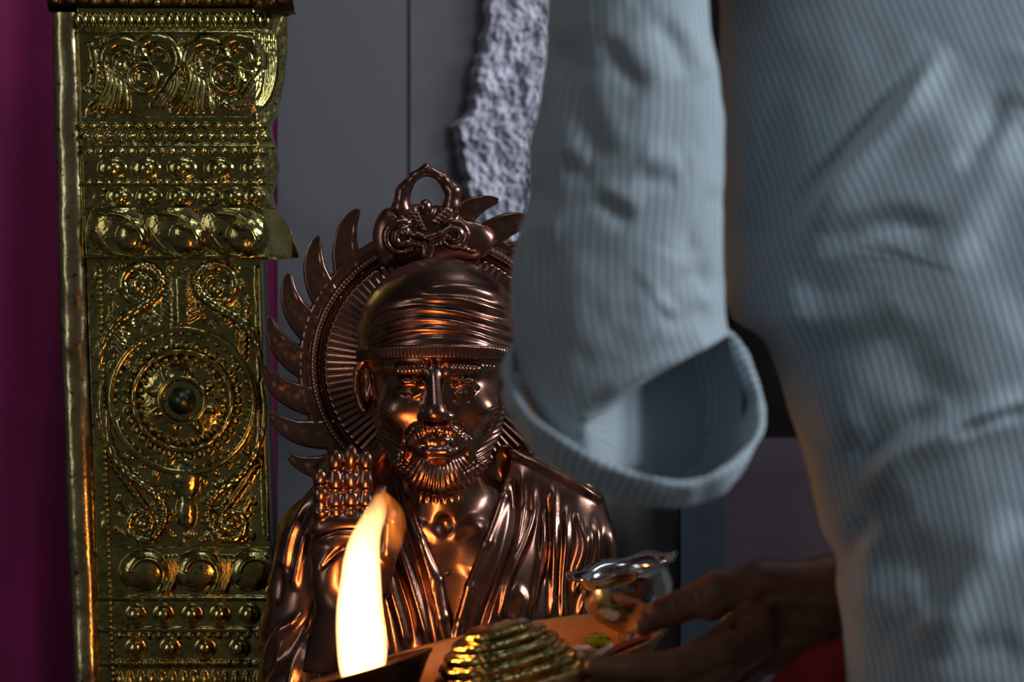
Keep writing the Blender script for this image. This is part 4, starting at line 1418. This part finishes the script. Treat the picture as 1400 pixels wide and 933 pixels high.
Vs, Qs = cp.mesh()
mesh('shirt_collar', Vs, orient(Vs, Qs), M_SHIRT_IN, per)

# ---- left sleeve: a sagging bag of cloth down to the rolled cuff
Ly_ = [-130, 0, 80, 150, 200, 270, 330, 400, 470, 505, 540, 580, 620, 650, 672, 684]
Lx_ = [752, 752, 745, 736, 722, 721, 704, 697, 704, 712, 716, 732, 764, 800, 840, 880]
Ry_ = [-130, 0, 60, 100, 160, 330, 400, 440, 480, 540, 600, 640, 665, 684]
Rx_ = [972, 968, 972, 984, 990, 988, 990, 990, 1002, 1016, 1018, 1000, 965, 900]
nr, nc = 390, 440
py = np.linspace(-130, 684, nr)
Lx = np.convolve(np.pad(np.interp(py, Ly_, Lx_), 8, mode='edge'), np.ones(17) / 17, 'valid')
Rx = np.convolve(np.pad(np.interp(py, Ry_, Rx_), 8, mode='edge'), np.ones(17) / 17, 'valid')
cxs = (Lx + Rx) / 2; hw2 = (Rx - Lx) / 2
t = np.linspace(0, 1, nc, endpoint=False)
tt = np.where(t < 0.68, PI + PI * t / 0.68, 2 * PI + PI * (t - 0.68) / 0.32)
ca, sa = np.cos(tt), np.sin(tt)
SD = np.sign(sa) * np.abs(sa) ** 0.85
bd = np.minimum(118, hw2 * 1.1)
X = cxs[:, None] + hw2[:, None] * ca[None, :]
D = bd[:, None] * SD[None, :]
Y = np.repeat(py[:, None], nc, 1)
ppx, ppy = proj(F_A.w(np.stack([X, D, Y], -1).reshape(-1, 3)))
slv = [
    ([(752, 40), (784, 110), (806, 180), (822, 232)], 17, -11), ([(800, 90), (822, 160), (842, 212)], 18, 8), ([(770, 90), (776, 150), (786, 210)], 14, 4),
    ([(824, 48), (852, 96), (884, 128)], 11, -9), ([(850, 40), (880, 90), (912, 130)], 20, 7), ([(896, 26), (930, 66), (948, 108)], 11, -9), ([(926, 30), (950, 70), (968, 110)], 13, 5),
    ([(765, 222), (790, 236), (815, 240)], 12, -6), ([(775, 190), (790, 210), (806, 218)], 12, 5), ([(868, 234), (900, 246), (930, 246)], 11, -6), ([(870, 210), (905, 220), (935, 215)], 14, 5),
    ([(808, 268), (836, 288), (868, 306)], 10, -8), ([(815, 248), (846, 268), (880, 284)], 11, 5), ([(726, 296), (745, 310), (770, 320)], 14, 5), ([(720, 250), (740, 270), (770, 280)], 14, -4),
    ([(985, 252), (960, 300), (944, 330), (955, 360)], 13, -8), ([(984, 372), (940, 388), (905, 418)], 13, -12), ([(975, 420), (936, 440), (900, 442)], 11, -7), ([(970, 395), (930, 412), (905, 432)], 11, 6), ([(920, 340), (900, 380), (880, 400)], 20, 5),
    ([(800, 340), (790, 420), (796, 500)], 22, 5), ([(740, 340), (752, 420), (770, 500)], 16, -4), ([(860, 410), (850, 470), (840, 520)], 18, -3), ([(900, 440), (930, 455), (965, 452)], 14, 6),
    # edge of the turned fold and the hollow below it
    ([(984, 458), (930, 486), (868, 514), (812, 548)], 11, 12),
    ([(800, 560), (810, 590), (840, 625)], 14, 8),
]
slv = [(q[0], q[1] * 1.45, q[2] * 0.85, 0.28) for q in slv[:-2]] + slv[-2:]
Hs = strokes(ppx, ppy, slv).reshape(X.shape) * smooth01((-sa + 0.3) / 0.5)[None, :]
Hs += 1.4 * lump(X.shape, 41) + 0.7 * lump(X.shape, 16)
nx = ca[None, :] / np.maximum(hw2, 8)[:, None]; nd = SD[None, :] / np.maximum(bd, 8)[:, None]
nl = np.hypot(nx, nd) + 1e-9
X2 = X + Hs * nx / nl; D2 = D + Hs * nd / nl
sx_ = ppx.reshape(X.shape); sy_ = ppy.reshape(X.shape)
edge_ = 462 + (985 - sx_) * 0.50 + 0.0006 * (985 - sx_) ** 2
hollow = smooth01((sy_ - edge_) / 13) * smooth01((sx_ - 790) / 110) * smooth01((-sa + 0.05) / 0.12)[None, :]
D2 = np.where(hollow > 0, D2 + 215 * hollow, D2)
D2 = np.where(sa[None, :] < 0, np.minimum(D2, 92), D2)
arc = np.cumsum(np.hypot(np.diff(X, axis=1, prepend=X[:, :1]), np.diff(D, axis=1, prepend=D[:, :1])), axis=1)
mid = int(nc * 0.34)
arc = arc - arc[:, mid:mid + 1]
# in the hollow the cloth grain turns
hol = smooth01(((ppy - (458 + (985 - ppx) * 0.52)) / 30)).reshape(X.shape) * smooth01((ppx.reshape(X.shape) - 790) / 40) * smooth01((-sa + 0.1) / 0.2)[None, :]
Uc = (arc * (1 - 0.0 * hol) + 860 - 0.05 * Y - hol * 0.75 * (Y - 480) + 0.3 * Hs) * F_A.s
uv = np.stack([Uc, Y * F_A.s], -1).reshape(-1, 2)
W = F_A.w(np.stack([X2, D2, Y], -1).reshape(-1, 3))
slo = mesh('sleeve', W, grid_faces(nr, nc, wrap=True)[:, ::-1], M_SHIRT, per, uv=uv)

# rolled cuff: a flattened band sweeping round the bottom of the sleeve
loop = [(697, 520, -5), (712, 568, -62), (752, 610, -104), (806, 640, -122), (868, 664, -122), (930, 670, -108), (985, 652, -80), (1022, 612, -36), (1030, 566, 10), (1016, 510, 46), (992, 466, 72), (930, 440, 104), (840, 440, 116), (750, 460, 88), (706, 486, 45)]
n = 240
lp = resample(loop[-2:] + loop + loop[:3], 19 * 16 - 15 + 0)
seg0 = 2 * 16; lp = lp[seg0:seg0 + len(loop) * 16]
n = len(lp)
A = np.stack([lp[:, 0], lp[:, 2], lp[:, 1]], -1)
cen = np.array([868, 0, 560.0])
out = A - cen
a_ = np.linspace(0, 2 * PI, n, endpoint=False)
hgt = np.interp(a_ / (2 * PI), np.linspace(0, 1, 16), [22, 29, 31, 30, 28, 31, 33, 30, 26, 21, 18, 18, 18, 18, 18, 19])
hgt = hgt * (1 + 0.06 * np.sin(a_ * 9))
thk = 8.5 + 1.2 * np.sin(a_ * 11) + 0.8 * np.sin(a_ * 23)
T = np.roll(A, -1, 0) - np.roll(A, 1, 0)
T /= np.linalg.norm(T, axis=1)[:, None]
# radial direction, across the band
rad_ = out.copy(); rad_[:, 1] *= 1.4
rad_ -= (rad_ * T).sum(1)[:, None] * T
rad_ /= np.linalg.norm(rad_, axis=1)[:, None]
acr = np.cross(T, rad_)
ns = 28
th = np.linspace(0, 2 * PI, ns, endpoint=False)
c_ = np.sign(np.cos(th)) * np.abs(np.cos(th)) ** 0.7
s_ = np.sign(np.sin(th)) * np.abs(np.sin(th)) ** 0.7
roll = 0.35
ax1 = acr * math.cos(roll) + rad_ * math.sin(roll)
ax2 = -acr * math.sin(roll) + rad_ * math.cos(roll)
crease = 1.6 * lump((n, ns), 9) + 0.8 * lump((n, ns), 4)
V = A[:, None, :] + ax1[:, None, :] * (hgt[:, None] * c_[None, :])[..., None] + ax2[:, None, :] * ((thk[:, None] + crease) * s_[None, :])[..., None]
uu = (np.cumsum(np.linalg.norm(np.diff(A, axis=0, prepend=A[:1]), axis=1))[:, None] + 0 * th[None, :]) * F_A.s
vv = np.tile(th[None, :] * 0.01, (n, 1))
r = np.arange(n)[:, None]; c = np.arange(ns)[None, :]
Fq = np.stack([r * ns + c, r * ns + (c + 1) % ns, ((r + 1) % n) * ns + (c + 1) % ns, ((r + 1) % n) * ns + c], -1).reshape(-1, 4)
Wc = F_A.w(V.reshape(-1, 3))
cf = mesh('rolled_cuff', Wc, orient(Wc, Fq), M_SHIRT, slo, uv=np.stack([uu, vv], -1).reshape(-1, 2))

# right sleeve, mostly hidden by the trunk
RS = SDF((cxp + 0.10, 2.92, 0.98), (cxp + 0.34, 3.24, 1.44), 0.008)
RS.chain([(cxp + 0.19, 3.03, 1.34, 0.080), (cxp + 0.23, 3.10, 1.08, 0.072), (cxp + 0.215, 3.12, 1.05, 0.070)], 0.03)
Vs, Qs = RS.mesh()
mesh('right_sleeve', Vs, orient(Vs, Qs), M_SHIRT_IN, per)

# red cloth tucked at the waist, showing under the wrist
F_R = Frame(3.07)
RC = SDF((1030, -60, 850), (1330, 70, 1210), 4)
RC.add(ell((1190, 10, 990), (150, 42, 122)), 20)
RC.add(ell((1180, 10, 1110), (120, 40, 110)), 20)
o = clay('red_waist_cloth', RC, F_R, M_RED, per, 0, lambda V, N: 3 * np.sin(V[:, 0] / 11.0 + 0.02 * V[:, 2]) * smooth01((V[:, 2] - 880) / 60))
tag(o, 'red cloth hanging at the waist')

# ================================================================== THE TRAY AND WHAT IS ON IT
F_TR = Frame(3.24)
TC = F_TR.p(675, 0, 936.5)
TILT = Matrix.Translation(TC) @ Matrix.Rotation(math.radians(-12.0), 4, 'Y') @ Matrix.Rotation(math.radians(5.0), 4, 'X')
def on(x, y, z=0.0): return TILT @ Matrix.Translation((x, y, z))
TRW = TILT @ Vector((0, 0, 0))
tray = empty('tray', TRW, 'round copper toned offering tray held out under the flame and brass dome', 'tray')
def flute(R, Z, T):
    k = smooth01((R - 0.134) / 0.02)
    return R + 0.0018 * k * np.sin(T * 56), Z
pr = [(0.0005, 0), (0.07, 0), (0.131, 0), (0.139, 0.002), (0.147, 0.010), (0.159, 0.022), (0.1635, 0.0235), (0.1645, 0.0215), (0.1615, 0.019), (0.149, 0.0065), (0.141, -0.0016), (0.131, -0.003), (0.0005, -0.003)]
lathe('dish', pr, M_TRAY, tray, 224, TILT, flute)

# lamp: cup of burning camphor with its flame
F_L = Frame(3.23)
lp_ = F_L.p(512, 0, 935)
lamp = empty('camphor_lamp', lp_, 'small dark copper camphor lamp burning with a tall flame at the left end of tray', 'lamp')
cupM = Matrix.Translation(F_L.p(511, 0, 954)) @ Matrix.Rotation(math.radians(-16.0), 4, 'Y') @ Matrix.Rotation(math.radians(-1.5), 4, 'X')
k_ = F_L.s
lathe('cup', [(0.5 * k_, -13 * k_), (46 * k_, -13 * k_), (60 * k_, -6 * k_), (90 * k_, 36 * k_), (95 * k_, 40 * k_), (96 * k_, 43 * k_), (92 * k_, 43 * k_), (86 * k_, 37 * k_), (58 * k_, 8 * k_), (0.5 * k_, 6 * k_)], M_CUP, lamp, 64, cupM)
lathe('camphor', [(0.5 * k_, 22 * k_), (20 * k_, 20 * k_), (32 * k_, 14 * k_), (36 * k_, 6 * k_), (0.5 * k_, 6 * k_)], M_WICK, lamp, 24, cupM @ Matrix.Translation((-4 * k_, 0, 0)), lambda R, Z, T: (R * (1 + 0.1 * np.sin(T * 5)), Z))
def flame_mesh(rows, dscale, skew=0.0):
    rows = np.array(rows, float)
    m = 60
    yy = np.linspace(rows[0, 0], rows[-1, 0], m)
    L = np.interp(yy, rows[::-1, 0], rows[::-1, 1]); R_ = np.interp(yy, rows[::-1, 0], rows[::-1, 2])
    L = np.convolve(np.pad(L, 2, mode='edge'), np.ones(5) / 5, 'valid'); R_ = np.convolve(np.pad(R_, 2, mode='edge'), np.ones(5) / 5, 'valid')
    c = (L + R_) / 2; h = np.maximum((R_ - L) / 2, 0.3)
    th = np.linspace(0, 2 * PI, 24, endpoint=False)
    A = np.stack([c[:, None] + h[:, None] * np.cos(th)[None, :], dscale * h[:, None] * np.sin(th)[None, :] + 0 * yy[:, None], yy[:, None] - skew * (h[:, None] * np.cos(th)[None, :])], -1)
    V = np.vstack([A.reshape(-1, 3), [[c[0], 0, yy[0]]], [[c[-1], 0, yy[-1]]]])
    Fq = [tuple(int(i) for i in q) for q in grid_faces(m, 24, wrap=True)]
    Fq += [((k + 1) % 24, k, m * 24) for k in range(24)] + [((m - 1) * 24 + k, (m - 1) * 24 + (k + 1) % 24, m * 24 + 1) for k in range(24)]
    return F_L.w(V), Fq
V, Fq = flame_mesh([(924, 468, 526), (905, 463, 530), (880, 460.5, 529), (850, 459, 524), (820, 460, 522), (790, 464.5, 520.5), (760, 469, 519), (735, 475, 521), (715, 485, 528), (700, 494, 530), (688, 503, 528), (676, 512, 523)], 0.75, 0.28)
fl_ = mesh('flame', V, Fq, M_FLAME, lamp)
V, Fq = flame_mesh([(790, 519, 524), (770, 518, 540), (745, 518, 551), (720, 516, 556), (700, 512, 553), (685, 510, 543), (672, 513, 526), (664, 516, 520)], 0.6)
ws = mesh('flame_wisp', V, Fq, M_WISP, fl_); tag(ws, 'thin orange wisp curling off the flame tip')
for (px_, py_, e) in ((494, 875, 1.0), (492, 815, 1.0), (500, 750, 0.6)):
    d = bpy.data.lights.new('flame_light', 'POINT')
    d.energy = 0.45 * e
    d.color = (1.0, 0.34, 0.07)
    d.shadow_soft_size = 0.012
    lo = bpy.data.objects.new('flame_light', d)
    COL.objects.link(lo)
    lo.parent = lamp
    lo.location = F_L.p(px_, 0, py_) - origin(lamp)

# stepped brass dome
sd = empty('stepped_brass_dome', TILT @ Vector((0.014, -0.02, 0.0)), 'stepped ridged brass dome beside the flame in middle of tray', 'incense holder')
pr = []
for k, (r, z) in enumerate(((0.069, 0.0), (0.065, 0.010), (0.059, 0.020), (0.052, 0.029), (0.043, 0.038), (0.031, 0.045))):
    pr += [(r - 0.003, z), (r, z + 0.002), (r + 0.0008, z + 0.0045), (r, z + 0.007), (r - 0.0035, z + 0.009)]
pr = pr + [(0.016, 0.055), (0.0003, 0.0565)]
def knob(R, Z, T):
    return R * (1 + 0.012 * np.sin(T * 26)), Z
lathe('dome', [(0.0003, 0.0)] + pr, M_BRASS, sd, 104, on(0.014, -0.02, 0.001), knob)
lathe('dome_base', [(0.0003, -0.0005), (0.075, -0.0005), (0.077, 0.002), (0.073, 0.005), (0.0003, 0.005)], M_BRASS, sd, 80, on(0.014, -0.02, 0.0005))

# steel bowl with a wavy rim
BW = on(0.137, 0.070, 0.004)
bowl = empty('steel_bowl', BW @ Vector((0, 0, 0)), 'small polished steel bowl with a wavy flared rim standing at far end of tray', 'bowl')
k_ = 3.20 / FPX * 1.1
def wavy(R, Z, T):
    q = smooth01((R - 58 * k_) / (10 * k_)) * (Z > 70 * k_)
    return R + 2.0 * k_ * q * np.sin(T * 7), Z + 2.4 * k_ * q * np.sin(T * 7 + 0.6)
pr = [(0.3 * k_, 2), (24 * k_, 0), (25 * k_, 3 * k_), (22 * k_, 7 * k_), (24 * k_, 11 * k_), (34 * k_, 18 * k_), (48 * k_, 31 * k_), (57 * k_, 46 * k_), (60 * k_, 60 * k_), (58 * k_, 75 * k_), (58 * k_, 84 * k_), (66 * k_, 89 * k_), (73 * k_, 92 * k_), (73 * k_, 94 * k_), (65 * k_, 91.5 * k_), (55 * k_, 86 * k_), (53 * k_, 76 * k_), (57 * k_, 60 * k_), (54 * k_, 47 * k_), (45 * k_, 33 * k_), (0.3 * k_, 20 * k_)]
pr[0] = (0.3 * k_, 0)
lathe('bowl_body', pr, M_STEEL, bowl, 112, BW, wavy)

# pale cloth, flower and leaf on the tray floor
def puff(name, px_, d, py_, rx, ry, rz, mat, parent, amp=0.12, n=26):
    c = F_TR.p(px_, d, py_)
    return c
pc = SDF((-0.05, -0.04, -0.004), (0.05, 0.04, 0.014), 0.0012)
pc.add(ell((0, 0, 0.002), (0.036, 0.026, 0.0065)), 0.004)
Vp, Qp = pc.mesh()
Vp[:, 2] += 0.0008 * np.sin(Vp[:, 0] * 420) + 0.0008 * np.sin(Vp[:, 1] * 390)
M_ = np.array(on(0.078, 0.030, 0.0035))
Wp = Vp @ M_[:3, :3].T + M_[:3, 3]
o = mesh('folded_cloth', Wp, orient(Vp, Qp), M_PALE)
tag(o, 'small pale folded cloth lying in the tray beside the yellow flower', 'cloth')
fw = empty('yellow_flower', on(0.099, 0.006, 0.0105) @ Vector((0, 0, 0)), 'yellow green flower head on pale cloth in the tray', 'flower')
bm = bmesh.new()
def petal_me():
    bm = bmesh.new()
    vs = []
    for i, (y, wdt, z) in enumerate(((0, 0.0012, 0), (0.005, 0.0042, 0.002), (0.010, 0.0048, 0.005), (0.0145, 0.003, 0.0085), (0.016, 0.0006, 0.0095))):
        vs.append([bm.verts.new((-wdt, y, z + 0.001)), bm.verts.new((0, y, z)), bm.verts.new((wdt, y, z + 0.001))])
    for a, b in zip(vs[:-1], vs[1:]):
        for k in range(2): bm.faces.new((a[k], a[k + 1], b[k + 1], b[k]))
    r = bmesh.ops.solidify(bm, geom=bm.faces[:], thickness=0.0006)
    bmesh.ops.recalc_face_normals(bm, faces=bm.faces[:])
    me = bpy.data.meshes.new('petal'); bm.to_mesh(me); bm.free()
    for p in me.polygons: p.use_smooth = True
    me.materials.append(M_PETAL)
    return me
pm = petal_me()
for ring, (n_, tilt, sc) in enumerate(((9, 0.0, 1.0), (8, 0.45, 0.85), (6, 0.9, 0.65))):
    for k in range(n_):
        o = link('petal', pm, None, fw)
        o.rotation_euler = Euler((tilt, math.radians(-12), k * 2 * PI / n_ + ring * 0.3), 'ZYX') if False else (Matrix.Rotation(k * 2 * PI / n_ + ring * 0.3, 4, 'Z') @ Matrix.Rotation(tilt, 4, 'X')).to_euler()
        o.scale = (sc,) * 3
        o.location = (0, 0, 0.001 * ring)
lf = SDF((-0.035, -0.02, -0.006), (0.035, 0.02, 0.010), 0.001)
lf.add(ell((0, 0, 0), (0.028, 0.010, 0.0025)), 0.002)
Vp, Qp = lf.mesh()
Vp[:, 2] += 2.5 * Vp[:, 1] ** 2 * 10 - 1.5 * Vp[:, 0] ** 2
M_ = np.array(on(0.128, -0.006, 0.0105) @ Matrix.Rotation(math.radians(14), 4, 'Z') @ Matrix.Rotation(math.radians(-6), 4, 'Y'))
Wp = Vp @ M_[:3, :3].T + M_[:3, 3]
o = mesh('dark_red_petal', Wp, orient(Vp, Qp), M_KUMKUM)
tag(o, 'long dark red petal lying by the thumb on the tray', 'petal')
